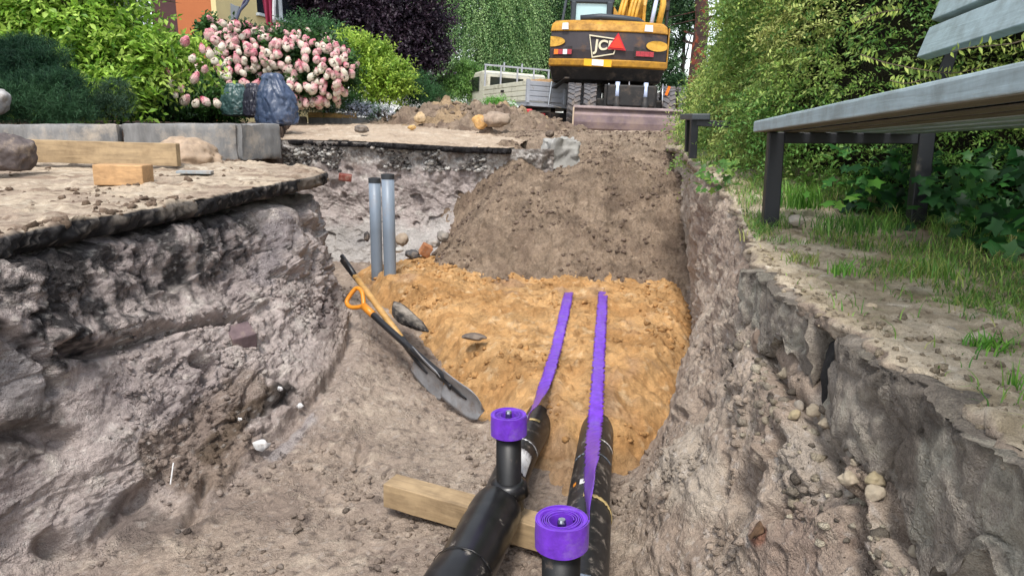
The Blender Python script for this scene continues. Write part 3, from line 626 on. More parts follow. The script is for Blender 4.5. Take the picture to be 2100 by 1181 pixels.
# timber under the pipes
def beam(name, label, a, b, w_, h_, m, cat='timber', up=(0, 0, 1), group=None, off=0):
    a = Vector(a); b = Vector(b); d = b-a; o = thing(name, label, cat, (a+b)/2, group=group) if False else None
    mid = (a+b)/2; x = d.normalized(); u = Vector(up); y = u.cross(x).normalized(); z = x.cross(y)
    ob = MB(); L = d.length; n = 14; rg = np.random.default_rng(int(L*1000))
    V = []
    for i in range(n+1):
        t = -L/2+L*i/n
        for cy_, cz_ in ((-1, -1), (1, -1), (1, 1), (-1, 1)): V.append((t, cy_*w_/2+rg.uniform(-.0015, .0015), cz_*h_/2+rg.uniform(-.0015, .0015)))
    F = [(i*4+j, i*4+(j+1) % 4, i*4+4+(j+1) % 4, i*4+4+j) for i in range(n) for j in range(4)]+[(3, 2, 1, 0), (n*4, n*4+1, n*4+2, n*4+3)]
    o = ob.add(V, F).build(name, m, bevel=.003); q = Matrix((x, y, z)).transposed().to_quaternion()
    o.location = mid; o.rotation_euler = q.to_euler(); return tag(o, label, cat, group)
a0 = PZ(795, 1018, -.80); b0 = PZ(1150, 1118, -.82)
beam('timber_beam', 'pale timber baulk lying on the trench floor under both black pipes', (a0[0], a0[1]+.05, -.802), (b0[0]+.12, b0[1]-.01, -.825), .085, .085, M_TIMBER, 'beam')

# spades
def frame_between(a, b, side):
    """matrix: z along a->b (handle to blade), x to the side"""
    z = (Vector(b)-Vector(a)).normalized(); x = Vector(side); x = (x-z*x.dot(z)).normalized(); y = z.cross(x)
    return Matrix.Translation(Vector(a))@Matrix((x, y, z)).transposed().to_4x4()
def blade_mb(M, z0, L, wd, curve=.018, tipk=.35, ofs=0):
    nu, nv = 12, 16; V = []
    for i in range(nv+1):
        t = i/nv; hw = wd/2*(1 if t < 1-tipk else math.sqrt(max(0, 1-((t-(1-tipk))/tipk)**2))*.85+.15)*(.93+.07*t if t > .06 else .86)
        for j in range(nu+1):
            s = j/nu*2-1; V.append((s*hw, ofs+curve*(s*s)-curve*.7*math.exp(-(s/.16)**2)*max(0, 1-t*1.6)-.01*t*t*3, z0+L*t))
    F = [(i*(nu+1)+j, i*(nu+1)+j+1, (i+1)*(nu+1)+j+1, (i+1)*(nu+1)+j) for i in range(nv) for j in range(nu)]
    return MB().add(V, F, M)
h1 = PY(722, 606, 3.72); b1 = PY(985, 846, 3.02)
SH = thing('shovel', 'black shafted shovel with an orange D grip resting on the left slope', 'shovel', tuple(h1), group='shovels leaning on the slope')
MS = frame_between(h1, b1, (.62, -.78, .28)); MG = frame_between(h1, b1, (.9, -.35, .35)); LL = float(np.linalg.norm(b1-h1))
g = MB(); pts = [(0, 0, .120), (-.022, 0, .10), (-.052, 0, .055), (-.058, 0, .018), (-.045, 0, -.008), (0, 0, -.014), (.045, 0, -.008), (.058, 0, .018), (.052, 0, .055), (.022, 0, .10), (0, 0, .125)]
g.tube([tuple(MG@Vector(p)) for p in catmull(np.array(pts)*.88, 40)], .0115, 10); g.tube([tuple(MS@Vector(p)) for p in ((0, 0, .11), (0, 0, .2))], [.020, .018], 14)
g.build('grip', M_ORANGE, SH, True, True)
MB().tube([tuple(MS@Vector(p)) for p in catmull([(0, 0, .17), (0, .0, .4), (0, -.01, .62*LL/.82), (0, -.012, LL-.27), (0, .004, LL-.2)], 24)], [.0165]*20+[.015]*4, 14).build('shaft', M_BLKM, SH, True, True)
o = blade_mb(MS, LL-.25, .25, .175, .018, .35, .004).build('blade', M_BLADE, SH, True, True); o.modifiers.new('thick', 'SOLIDIFY').thickness = .003
MB().tube([tuple(MS@Vector(p)) for p in ((0, -.004, LL-.30), (0, -.006, LL-.14), (0, -.004, LL-.10))], [.019, .014, .005], 12).build('socket', M_BLKM, SH, True, True)
h2 = PY(706, 536, 3.97); b2 = PY(902, 800, 3.22)
S2 = thing('shovel', 'wooden shafted shovel with a black T handle lying behind the orange gripped one', 'shovel', tuple(h2), group='shovels leaning on the slope')
M2 = frame_between(h2, b2, (.5, -.85, .3)); L2_ = float(np.linalg.norm(b2-h2))
g = MB(); g.tube([tuple(M2@Vector(p)) for p in ((-.014, 0, -.03), (-.012, 0, .06), (0, 0, .17))], [.013, .014, .017], 12); g.tube([tuple(M2@Vector(p)) for p in ((.016, 0, -.03), (.013, 0, .06), (0, 0, .16))], [.012, .013, .015], 12)
g.build('grip', M_BLKM, S2, True, True)
MB().tube([tuple(M2@Vector((0, 0, t))) for t in (.14, .3, .5, L2_-.28)], .0165, 16).build('shaft', M_ASH, S2, True, True)
MB().tube([tuple(M2@Vector((0, 0, t))) for t in (L2_-.38, L2_-.2, L2_-.12)], [.0185, .017, .006], 14).build('socket', M_BLKM, S2, True, True)
o = blade_mb(M2, L2_-.24, .26, .19, .016, .3, .004).build('blade', M_BLADE, S2, True, True); o.modifiers.new('thick', 'SOLIDIFY').thickness = .003

# grey conduits
for (px, pb, pt, Y, r, lab) in ((798, 597, 358, 4.88, .0415, 'nearer and taller grey plastic duct standing in the sand with a cut end'), (771, 575, 366, 5.05, .040, 'grey plastic duct half hidden behind the nearer duct')):
    p0 = PY(px+3, pb, Y); p1 = PY(px-3, pt, Y-.02)
    t = thing('grey_duct', lab, 'duct', tuple(p0), group='grey ducts standing in the sand')
    m = MB(); d = Vector(p1)-Vector(p0); e0 = Vector(p0)-d*.25
    o = MB().tube([tuple(e0+(Vector(p1)-e0)*k_) for k_ in (0, .3, .6, .97)], r, 28).build('duct_wall', M_GREYP, t, True, True)
    up = d.normalized(); c_ = Vector(p1)-up*.028
    mm = Matrix.Translation(c_)@up.to_track_quat('Z', 'Y').to_matrix().to_4x4()
    MB().lathe([(r+.0015, 0), (r+.0015, .03), (r-.006, .03), (r-.006, .004), (0, .004)], 28, mm).build('seal_ring', M_DARK, t, True, False)

# stones: rounded and chipped, one mesh data per seed
def ico(sub=2):
    t = (1+5**.5)/2; v = [(-1,t,0),(1,t,0),(-1,-t,0),(1,-t,0),(0,-1,t),(0,1,t),(0,-1,-t),(0,1,-t),(t,0,-1),(t,0,1),(-t,0,-1),(-t,0,1)]
    f = [(0,11,5),(0,5,1),(0,1,7),(0,7,10),(0,10,11),(1,5,9),(5,11,4),(11,10,2),(10,7,6),(7,1,8),(3,9,4),(3,4,2),(3,2,6),(3,6,8),(3,8,9),(4,9,5),(2,4,11),(6,2,10),(8,6,7),(9,8,1)]
    v = [np.array(p)/np.linalg.norm(p) for p in v]
    for _ in range(sub):
        cache = {}; nf = []
        def mid_(a, b):
            key = (min(a, b), max(a, b))
            if key not in cache: m_ = v[a]+v[b]; v.append(m_/np.linalg.norm(m_)); cache[key] = len(v)-1
            return cache[key]
        for a, b, c_ in f:
            x, y, z = mid_(a, b), mid_(b, c_), mid_(c_, a); nf += [(a, x, z), (b, y, x), (c_, z, y), (x, y, z)]
        f = nf
    return np.array(v), np.array(f)
IV4, IF4 = ico(4); IV3, IF3 = ico(3); IV1, IF1 = ico(1); IV0, IF0 = ico(0)
def stone_shape(V, seed, rough=.25, facet=.5):
    rg = np.random.default_rng(seed); P = V.copy()
    r = 1+fbm(V+seed*3.7, 1.1, 3, .5)*rough*2
    for k_ in range(7):                                   # chipped flats
        n = rg.normal(size=3); n /= np.linalg.norm(n); h = rg.uniform(.62, .9); q = V@n
        r = np.where(q*r > h, r*(1-facet)+facet*h/np.maximum(q, .1), r)
    return P*r[:, None]*(1+fbm(V+seed, 6, 3, .6)*.05)[:, None]
M_STONE = {}
def stone_mat(hexc):
    if hexc not in M_STONE: M_STONE[hexc] = plain('stone_'+str(len(M_STONE)), hexc, .85, var=.35, scale=18, bd=.004, dirt=('#9a8a7a', .3))
    return M_STONE[hexc]
def stone(name, label, px, py, Y, wpx, ratio=(1, .8, .75), col='#8a8178', seed=1, rot=0, cat='stone', group=None, sub=3, dz=0):
    p = PY(px, py, Y); s = wpx/FPX*Y/2*1.03; V, F = (IV4, IF4) if sub == 4 else (IV3, IF3)
    A = stone_shape(V, seed)*np.array(ratio)*s; c_, sn = math.cos(rot), math.sin(rot); A = np.stack([A[:, 0]*c_-A[:, 2]*sn, A[:, 1], A[:, 0]*sn+A[:, 2]*c_], 1)
    o = fast_mesh(name, A, F, stone_mat(col)); o.location = (p[0], p[1], p[2]+dz); return tag(o, label, cat, group)
stone('boulder', 'dark earthy boulder on the dusty asphalt at the left edge', 12, 312, 3.95, 100, (1, .9, .86), '#5a5150', 3, sub=4)
stone('pale_stone', 'pale rounded rock before the dwarf pine at the left edge', -14, 208, 5.1, 72, (1, .8, .8), '#a5a3a2', 5)
G_ = 'stones at the foot of the pit wall'
stone('stone', 'tan rounded stone right beside the grey duct', 824, 491, 5.50, 28, (1, .8, .95), '#a0907e', 11, group=G_)
stone('stone', 'small white flat stone just right of the grey duct', 818, 513, 5.45, 20, (1, .8, .5), '#bfbdb8', 12, group=G_)
stone('stone', 'dark grey wet stone between the white stone and the brick piece', 846, 521, 5.42, 30, (1, .8, .68), '#4e4d4e', 13, group=G_)
stone('stone', 'dark rounded stone lowest beside the earth heap', 858, 546, 5.30, 27, (1, .8, .7), '#676461', 14, group=G_)
stone('stone', 'light grey stone against the edge of the earth heap', 908, 484, 5.50, 26, (1, .8, .8), '#8c8780', 15, group=G_)
stone('stone', 'grey stone above the orange brick piece', 888, 500, 5.55, 30, (1, .7, .7), '#a39d97', 25, group=G_)
stone('stone', 'dark stone peeping out left of the grey ducts', 753, 486, 5.6, 16, (.8, .8, 1.3), '#4a4645', 26, group=G_)
def brick(label, px, py, Y, L, col, rot, seed, dims=(.12, .07, .065)):
    p = PY(px, py, Y); m = MB().box((0, 0, 0), dims); o = m.build('brick_piece', stone_mat(col), bevel=.006); o.location = tuple(p); o.rotation_euler = rot; return tag(o, label, 'brick')
brick('orange broken brick among the stones by the earth heap', 873, 513, 5.40, 1, '#a9714a', (.3, .5, .4), 3, (.075, .07, .085))
brick('flat purplish brick sticking out of the left trench wall', 503, 697, 2.62, 1, '#6b5a5c', (.1, .35, -.9), 4, (.10, .10, .105))
brick('red brick bit set in the pit wall above the ducts', 708, 364, 5.83, 1, '#7a3b30', (.1, .15, .2), 5, (.10, .08, .05))
stone('spoil_rock', 'grey rock on the dusty road left of the spoil heap', 740, 265, 7.4, 28, (1, .8, .62), '#6d655f', 16)
stone('spoil_rock', 'big cream lump standing on the spoil heap', 862, 243, 8.9, 26, (1, .7, .9), '#c2a883', 17)
stone('spoil_rock', 'ochre slab leaning near the middle of the spoil heap', 986, 250, 8.3, 30, (.9, .7, 1.2), '#c69a60', 18, rot=.5)
stone('spoil_rock', 'large grey brown rock right of the ochre slab', 1018, 246, 8.3, 52, (1, .8, .62), '#9a8878', 19)
stone('spoil_rock', 'small yellow lump low on the front of the spoil heap', 845, 262, 8.2, 16, (1, .8, .6), '#c9a263', 20)
stone('spoil_rock', 'dark clod on the road before the excavator wheels', 1128, 275, 7.3, 20, (1, .8, .7), '#5f5248', 27)
stone('hanging_stone', 'round brown stone stuck under the old kerb on the right', 1566, 706, 2.20, 44, (.8, .9, 1.15), '#7b6a5c', 21, dz=.0)
stone('bank_stone', 'whitish knobbly stone beside the bench leg', 1634, 452, 2.95, 30, (1, .8, .8), '#a39b90', 22)
stone('bank_stone', 'small tan stone at the crack between the kerb stones', 1786, 630, 1.72, 26, (1, .8, .7), '#c0ae93', 23)
stone('bank_stone', 'flat grey stone in the grass at the right edge', 1945, 683, 1.52, 60, (1, .8, .4), '#a8a196', 24)
for i_, (x_, y_, w_, Y_) in enumerate([(1745, 985, 34, 1.66), (1744, 1008, 22, 1.64), (1748, 948, 20, 1.70), (1800, 985, 36, 1.52), (1790, 1012, 40, 1.50), (1640, 828, 24, 1.92), (1668, 842, 30, 1.87), (1630, 850, 24, 1.93), (1606, 764, 22, 2.03), (1744, 925, 22, 1.72), (1700, 868, 24, 1.80), (1900, 1100, 34, 1.25), (1875, 1130, 30, 1.28), (1940, 1145, 30, 1.18)]):
    stone('pebble', ['cream', 'grey', 'tan', 'yellowish'][i_ % 4]+' pebble lodged under the old kerb, '+['directly over the dark fissure', 'just below the largest one over the fissure', 'in the small stack above the fissure', 'right of the fissure mouth', 'wedged right of the fissure below another', 'in the upper cluster, left one', 'in the upper cluster, right one', 'left of the upper cluster', 'highest, near the hanging stone', 'topmost in the stack above the fissure', 'between the cluster and the fissure', 'low at the right under the kerb foot', 'lower left of the kerb foot', 'lowest at the right kerb foot'][i_],
          x_, y_, Y_, w_, (1, .8, .8), ['#a89b86', '#8f877c', '#9c8f7b', '#a09274'][i_ % 4], 40+i_, rot=i_, group='pebbles under the old kerb')

for o_ in list(bpy.data.objects):
    if o_.name.startswith(('pebble', 'hanging_stone')):
        q_ = proj(np.array(o_.location)[None]); k_ = pick(TR, [(q_[0][0], q_[1][0])])[0]; r_ = max(v.co.length for v in o_.data.vertices); o_.location = tuple(k_+np.array([-.35, -.45, .35])*r_*.8)
# kerb stones round the flower bed
M_KERB = plain('weathered_concrete', '#7b7a79', .9, var=.35, scale=5, stretch=(3, 3, .7), bd=.006, dirt=('#b5a898', .35)); M_KERB2 = plain('old_concrete', '#77706a', .95, var=.4, scale=16, bd=.012, dirt=('#b5a896', .5))
def rough_block(name, label, a, b, zt, zb, th, m, res=.02, amp=.012, seed=0, cat='kerb', group=None, bot=None, ell=None, cols=None):
    """upright stone between ground points a and b, worn edges, real depth"""
    a = np.array(a, float); b = np.array(b, float); d = b-a; L = np.linalg.norm(d); d /= L; nrm = np.array([-d[1], d[0]])
    H_ = zt-zb; nx = max(8, int(L/res)); nz = max(6, int(H_/res)); ny = max(3, int(th/res)); V = []; F = []
    def face(o, u, v, nu_, nv_):
        base = len(V)
        for i in range(nu_+1):
            for j in range(nv_+1): V.append(o+u*i/nu_+v*j/nv_)
        for i in range(nu_):
            for j in range(nv_): F.append((base+i*(nv_+1)+j, base+(i+1)*(nv_+1)+j, base+(i+1)*(nv_+1)+j+1, base+i*(nv_+1)+j+1))
    X = np.array([d[0]*L, d[1]*L, 0]); Yv_ = np.array([nrm[0]*th, nrm[1]*th, 0]); Zv = np.array([0, 0, H_]); o = np.array([a[0], a[1], zb])
    face(o, X, Zv, nx, nz); face(o+Yv_, X, Zv, nx, nz); face(o+Zv, X, Yv_, nx, ny); face(o, X, Yv_, nx, ny); face(o, Yv_, Zv, ny, nz); face(o+X, Yv_, Zv, ny, nz)
    V = np.array(V); c0 = o+X/2+Yv_/2+Zv/2
    loc = np.stack([(V-c0)@(X/L)/(L/2), (V-c0)@(Yv_/th)/(th/2), (V-c0)[:, 2]/(H_/2)], 1)
    half = np.array([L, th, H_])/2; ed = (1-np.abs(loc))*half; srt = np.sort(ed, 1); e = np.clip(1-srt[:, 1]/.022, 0, 1)
    n3 = np.stack([fbm(V, 5, 3, .55, seed+k_*7) for k_ in range(3)], 1); n4 = fbm(V, 22, 3, .6, seed+3)
    V2 = V+n3*amp*1.2-loc/np.maximum(np.linalg.norm(loc, axis=1, keepdims=True), .1)*(e[:, None]*(.007+.016*np.clip(n4[:, None]+.2, 0, 1))+(n4*amp*.5)[:, None])
    if bot is not None: V2[:, 2] = np.where(loc[:, 2] < 0, V2[:, 2]+(-loc[:, 2])*bot*3*fbm(np.stack([V[:, 1], V[:, 1]*0, V[:, 0]], 1), 6, 4, .6, seed), V2[:, 2])
    if bot is not None: ck, _e = chunks(V, np.array([12, 12, 9.]), seed); ck2, _e = chunks(V, 34., seed+2); V2 = V2+np.array([-nrm[0]*0-1.0, 0, 0])*((ck*.014+ck2*.006)*(np.abs(loc[:, 1]) > .9))[:, None]
    base = c0; CC = None
    if cols: CC = soil_col(V, *cols, 5, seed); CC = mixc(CC, lin('#b8b2a2'), sstep(.12, .3, fbm(V*np.array([1, 1, .45]), 9, 4, .6, 33))*.7); CC = mixc(CC, lin('#2f2a26'), sstep(.5, 1.0, loc[:, 2]+fbm(V, 14, 3, .6, 3)*1.6)*.5)
    ob = fast_mesh(name, V2-base, np.array(F), m, col=CC, smooth=False); ob.location = tuple(base); return tag(ob, label, cat, group)
KG = 'kerb stones round the flower bed'
rough_block('kerb_stone', 'long grey kerb stone at the far left behind the board', (-3.6, 4.72), (-2.57, 4.93), .415, .13, .14, M_KERB, .022, .010, 1, group=KG)
rough_block('kerb_stone', 'middle grey kerb stone right of the joint behind the sand hump', (-2.55, 4.935), (-1.86, 5.10), .418, .155, .14, M_KERB, .022, .010, 5, group=KG)
rough_block('kerb_stone', 'short end kerb stone turning the corner above the hollow', (-1.835, 5.11), (-1.66, 5.42), .417, .17, .14, M_KERB, .02, .010, 9, group=KG)
p_, q_ = PY(632, 258, 9.4), PY(800, 262, 9.5)
rough_block('bed_edging', 'low grey edging stone under the yellow board by the white flowers', (p_[0], p_[1]), (q_[0]-.15, q_[1]), p_[2]+.10, p_[2]-.15, .12, M_KERB, .04, .008, 12, group=None)
rough_block('bed_edging', 'short dark edging piece between the big bag and the yellow board', (p_[0]-.30, p_[1]-.03), (p_[0]-.02, p_[1]), p_[2]+.11, p_[2]-.15, .12, M_KERB2, .04, .008, 13, group=None)
p_, q_ = PY(632, 237, 9.45), PY(732, 239, 9.5)
beam('edging_board', 'short yellow board on the far edging stone in front of white flowers', (p_[0], p_[1], p_[2]-.005), (q_[0], q_[1], q_[2]-.005), .04, .085, M_TIMBERY, 'board')
p_, q_ = PY(58, 309, 4.30), PY(366, 318, 4.22)
beam('long_board', 'long pale board lying on edge before the left kerb stones', tuple(p_), tuple(q_), .045, .125, M_TIMBER, 'board')
o = MB().box((0, 0, 0), (.235, .13, .10)).build('wood_block', M_BLOCK, bevel=.006); p = PY(254, 358, 3.66); o.location = tuple(p); o.rotation_euler = (0, R(1.5), R(3))
tag(o, 'short orange offcut block standing on the dusty asphalt', 'wood block')
# hump of sand round the board's end
hum = PY(385, 318, 4.55); V = stone_shape(IV4, 61, .3, .2)*np.array([.20, .16, .13]); o = fast_mesh('sand_hump', V, IF4, stone_mat('#a08b76')); o.location = (hum[0], hum[1], hum[2]-.03); tag(o, 'rough hump of dry soil at the end of the long board', 'soil hump')
o = MB().box((0, 0, 0), (.17, .09, .012)).build('flat_tile', plain('pale_tile', '#9aa3a8', .7, var=.15, scale=30, dirt=('#a08b76', .5))); p = PY(400, 353, 3.95); o.location = tuple(p); o.rotation_euler = (0, .03, .2); tag(o, 'flat bluish grey flake lying near the end of the long board', 'flake')
# old kerb slabs on the right
OG = 'old kerb stones along the right bank'
rough_block('old_kerb', 'farther old kerb slab of the right bank, left of the crack', (.712, 2.28), (.704, 1.665), -.012, -.165, .13, M_SOIL, .010, .022, 3, group=OG, bot=.04, cols=('#a0968a', '#83796e', '#b8ae9e'))
rough_block('old_kerb', 'nearer old kerb slab of the right bank, right of the crack', (.695, 1.575), (.668, .62), -.012, -.235, .13, M_SOIL, .010, .026, 8, group=OG, bot=.05, cols=('#a0968a', '#83796e', '#b8ae9e'))
o = fast_mesh('gap_darkener', stone_shape(IV3, 91, .25, .4)*np.array([.03, .032, .105]), IF3, plain('gap_black', '#151414', .75, var=.4, scale=20, bd=.01)); o.location = (.748, 1.62, -.135); tag(o, 'black lump added to darken the gap between the two old kerb slabs', 'gap darkener')  # black lump added so the gap between the slabs reads dark
# concrete lump behind the heap
rough_block('concrete_lump', 'broken grey concrete edge hanging above the earth heap', (.33, 6.55), (.60, 6.62), .275, -.0, .25, plain('pale_concrete', '#a3a19c', .9, var=.25, scale=12, bd=.01), .02, .075, 14, cat='concrete', bot=.06)
# twigs, scraps
o = MB().tube([tuple(PY(1388, 1014, 2.02)), tuple(PY(1402, 1055, 1.98)+np.array([.002, 0, .003])), tuple(PY(1423, 1107, 1.90))], .0022, 6).build('twig', M_BARK); tag(o, 'thin dark twig lying on the right slope', 'twig')
o = MB().tube([tuple(PY(372, 932, 2.30)+np.array([0, -.06, 0])), tuple(PY(366, 975, 2.26)+np.array([0, -.06, 0]))], .0022, 6).build('straw', M_WHITE); tag(o, 'short white straw sticking out of the left wall', 'straw')
def scrap(label, px, py, Y, s, seed, m=M_WHITE, name='white_scrap'):
    p = PY(px, py, Y); V = IV1.copy(); V = stone_shape(V, seed, .5, .3)*np.array([1, .55, .8])*s; V += np.random.default_rng(seed).normal(size=V.shape)*s*.14
    o = fast_mesh(name, V, IF1, m, smooth=False); o.location = tuple(p); return tag(o, label, 'scrap')
SCR = []
for lab, x_, y_, sc_ in (('crumpled white scrap hanging lowest from the left wall', 533, 908, .030), ('small white scrap high in the dark patch of the left wall', 567, 792, .013), ('white torn scrap at the right end of the dark patch', 612, 826, .015), ('tiny white scrap left of the crumpled one', 490, 862, .009)):
    k_ = pick(TR, [(x_, y_)])[0]; o = scrap(lab, x_, y_, 2, sc_, x_); o.location = tuple(k_+np.array([.02, -.02, .005]))
k_ = pick(TR, [(503, 697)])[0]; [setattr(o, 'location', tuple(k_+np.array([-.012, .012, -.005]))) for o in bpy.data.objects if o.get('label', '').startswith('flat purplish')]
k_ = pick(TR, [(1552, 1096)])[0]; o = scrap('rusty brown crumpled leaf on the right slope', 0, 0, 2, .018, 9, plain('rust_leaf', '#54402f', .95, var=.6, scale=60), 'dead_leaf'); o.scale = (1.2, 1, .35); o.rotation_euler = (.5, -.7, .4); o.location = tuple(k_+np.array([-.005, 0, .01]))
# dark plank end and flint beside the shovels
k0, k1 = PY(800, 632, 4.0), PY(872, 684, 3.55)
kd = (k1-k0)/2; V = stone_shape(IV4, 77, .12, .7)*np.array([float(np.linalg.norm(kd))*1.0, .060, .030]); CC = mixc(soil_col(V, '#3a3736', '#262424', '#8d847a', 20, 3), lin('#b9aea1'), sstep(.016, .030, V[:, 2]+fbm(V, 18, 3, .6, 2)*.012))
o = fast_mesh('buried_slab', V, IF4, M_SOIL, col=CC); mk = (k0+k1)/2; o.location = (mk[0], mk[1], -.575); o.rotation_euler = (-.12, .12, math.atan2(kd[1], kd[0])); tag(o, 'dark edged slab half buried in the slope behind the shovel shafts', 'slab')
stone('flint', 'dark flat flint lying in the sand left of the tapes', 972, 690, 3.55, 52, (1, .8, .3), '#6b6057', 31, rot=-.1)
# ================================================================== BENCH
M_SLAT = wood('blue_grey_paint', '#a0b2b8', .975, 3, (1.2, 22, 22), .45)
M_BLACKF = plain('black_painted_steel', (.010, .011, .015), .45, var=.25, scale=12, dirt=('#6d655c', .08))
foot = PZ(1578, 470, .0)
bd = Vector((-.142, -1, 0)).normalized(); ang = math.atan2(bd.y, bd.x)         # bench runs towards the camera
BE = thing('park_bench', 'blue grey slatted park bench on black steel legs at the right bank', 'bench', tuple(foot), (0, -R(2.2), ang))
BM = world_of(BE)
# local: x along the bench (towards the camera), y across: +y points right/back
def bslat(x0, x1, y, z, wd, th, rx=0, name='slat'):
    n = 30; V = []; rg = np.random.default_rng(int(abs(z)*999+abs(y)*77))
    c_, s_ = math.cos(rx), math.sin(rx); prof = [(-.5, -.5), (-.5+.0, .32), (-.47, .5), (.47, .5), (.5, .32), (.5, -.5)]
    for i in range(n+1):
        for a, b in prof:
            yy, zz = a*wd+rg.uniform(-.0004, .0004), b*th+rg.uniform(-.0005, .0005); V.append((x0+(x1-x0)*i/n, y+yy*c_-zz*s_, z+yy*s_+zz*c_))
    k = len(prof); F = [(i*k+j, i*k+(j+1) % k, (i+1)*k+(j+1) % k, (i+1)*k+j) for i in range(n) for j in range(k)]+[tuple(range(k))[::-1], tuple(n*k+j for j in range(k))]
    return MB().add(V, F).build(name, M_SLAT, BE, bevel=.003)
X0, X1 = -.10, 2.80
zst = .420
M_UND = plain('shaded_underside', '#6b6353', .85, var=.35, scale=5, stretch=(1, 12, 12))  # shade below the seat, put into a dark brown colour
bslat(X0, X1, -.035, .415, .075, .043, R(0))
for y_ in (-.035, .065, .165, .265, .365, .465): MB().box(((X0+X1)/2, y_, (.3925 if y_ < 0 else .390)), (X1-X0-.01, .068, .003)).build('slat_shade_strip', M_UND, BE)  # thin dark strips added to paint the shade under the slats
for i, y_ in enumerate((.065, .165, .265, .365, .465)): bslat(X0, X1, y_, zst-.008-.003*i, .078, .036, R(-1))
for y_, z_, in ((.575, .735), (.615, .875), (.655, 1.01)): bslat(X0, X1, y_, z_, .042, .12, R(-18))
for x_ in (0.0, 2.62):
    nm = 'leg'
    m = MB().box((x_, .0, .165), (.06, .06, .45)); m.build('leg', M_BLACKF, BE, bevel=.004)
    m = MB().box((x_, .56, .17), (.06, .06, .50)); m.build('leg', M_BLACKF, BE, bevel=.004)
    MB().box((x_, .28, .366), (.05, .50, .042)).build('cross_rail', M_BLACKF, BE, bevel=.003)
    MB().bar((x_, .56, .38), (x_, .70, 1.06), .045, .012, up=(1, 0, 0)).build('back_support', M_BLACKF, BE, bevel=.002)
    for y_ in (.09, .19, .29):
        MB().lathe([(0, 0), (.007, 0), (.007, .004), (.003, .005), (.003, .03)], 8, mat4((x_+.032, y_, .386), (0, 0, 0))).box((x_+.028, y_, .388), (.03, .018, .003)).build('bolt', M_STEEL, BE)
# second bench swallowed by the hedge farther along
p0 = PY(1420, 322, 4.2)
B2 = thing('bench_frame', 'black steel bench end sunk in the hedge beside the earth heap', 'bench', tuple(p0)); q = Matrix.Identity(4)
def wp(px, py, Y): return tuple(PY(px, py, Y))
MB().bar(wp(1424, 246, 4.2), wp(1420, 325, 4.2), .04, .04, up=(1, 0, 0)).build('leg', M_BLACKF, B2, True, bevel=.003)
MB().bar(wp(1413, 246, 4.75), wp(1411, 312, 4.75), .04, .04, up=(1, 0, 0)).build('leg', M_BLACKF, B2, True, bevel=.003)
MB().bar(wp(1411, 240, 4.85), wp(1438, 240, 4.15), .10, .035).build('seat_end', plain('dusty_black', '#3c4247', .5, var=.2), B2, True, bevel=.006)
MB().bar(wp(1424, 252, 4.2), wp(1500, 256, 4.15), .035, .035).build('cross_rail', M_BLACKF, B2, True, bevel=.003)

# ================================================================== BAGS
def bag(name, label, px, py, Y, wpx, hpx, col, seed, neck=.5, flat=.9, lean=0, cat='bag'):
    p = PY(px, py, Y); sx_ = wpx/FPX*Y/2; sz = hpx/FPX*Y; V = IV4.copy(); t = (V[:, 2]+1)/2
    prof = np.interp(t, [0, .05, .22, .45, .65, .80, .92, 1], [.6, .95, 1.04, .98, .86, neck, neck*.72, neck*.35]); rad = np.sqrt(np.maximum(1-V[:, 2]**2, .0))
    P = np.stack([V[:, 0]/np.maximum(rad, .05)*prof*np.minimum(1, rad*3.5), V[:, 1]/np.maximum(rad, .05)*prof*.8*np.minimum(1, rad*3.5), t], 1)
    a = np.arctan2(V[:, 1], V[:, 0]); Q = np.stack([np.cos(a)*1.6, np.sin(a)*1.6, t*1.2], 1)
    cre = (ridged(Q*np.array([1, 1, .5]), 1.0, 2, .5, seed)-.7)*.13+(ridged(Q*np.array([1, 1, .3]), 2.2, 2, .5, seed+5)-.7)*.05*(.3+t)
    fc, fe = chunks(np.stack([np.cos(a)*1.3, np.sin(a)*1.3, t*1.6], 1), 2.6, seed); fc2, fe2 = chunks(np.stack([np.cos(a), np.sin(a), t*1.3], 1), 6., seed+3); cre = cre+fc*.13+fc2*.06; ear = sstep(.86, 1, t)*np.abs(np.sin(a*2+seed))*.5; cre = cre+ear
    P[:, :2] *= (1+cre)[:, None]; P[:, 2] += ear*.05-.04*(1-t)*np.abs(fc); P[:, 0] += lean*t**1.5; P = P*np.array([sx_, sx_*flat, sz])
    m = plain('film_'+name+str(seed), col, .38, var=.25, scale=7, bd=.012, dirt=('#8a8480', .12), spec=.6)
    o = fast_mesh(name, P, IF4, m, smooth=True); o.location = tuple(p); tag(o, label, cat, 'filled rubbish bags at the bed edge'); return o
bag('rubbish_bag', 'dull green filled rubbish bag, leftmost of the three', 486, 238, 7.9, 62, 62, '#3f5c5c', 3, .72)
bag('rubbish_bag', 'small crumpled black rubbish bag squeezed between the green and the big one', 522, 240, 7.7, 42, 64, '#30313f', 8, .75)
bag('rubbish_bag', 'tall slate blue rubbish bag, rightmost and largest of the three', 571, 258, 7.45, 84, 100, '#3e4c66', 14, .62, .8, -.15)

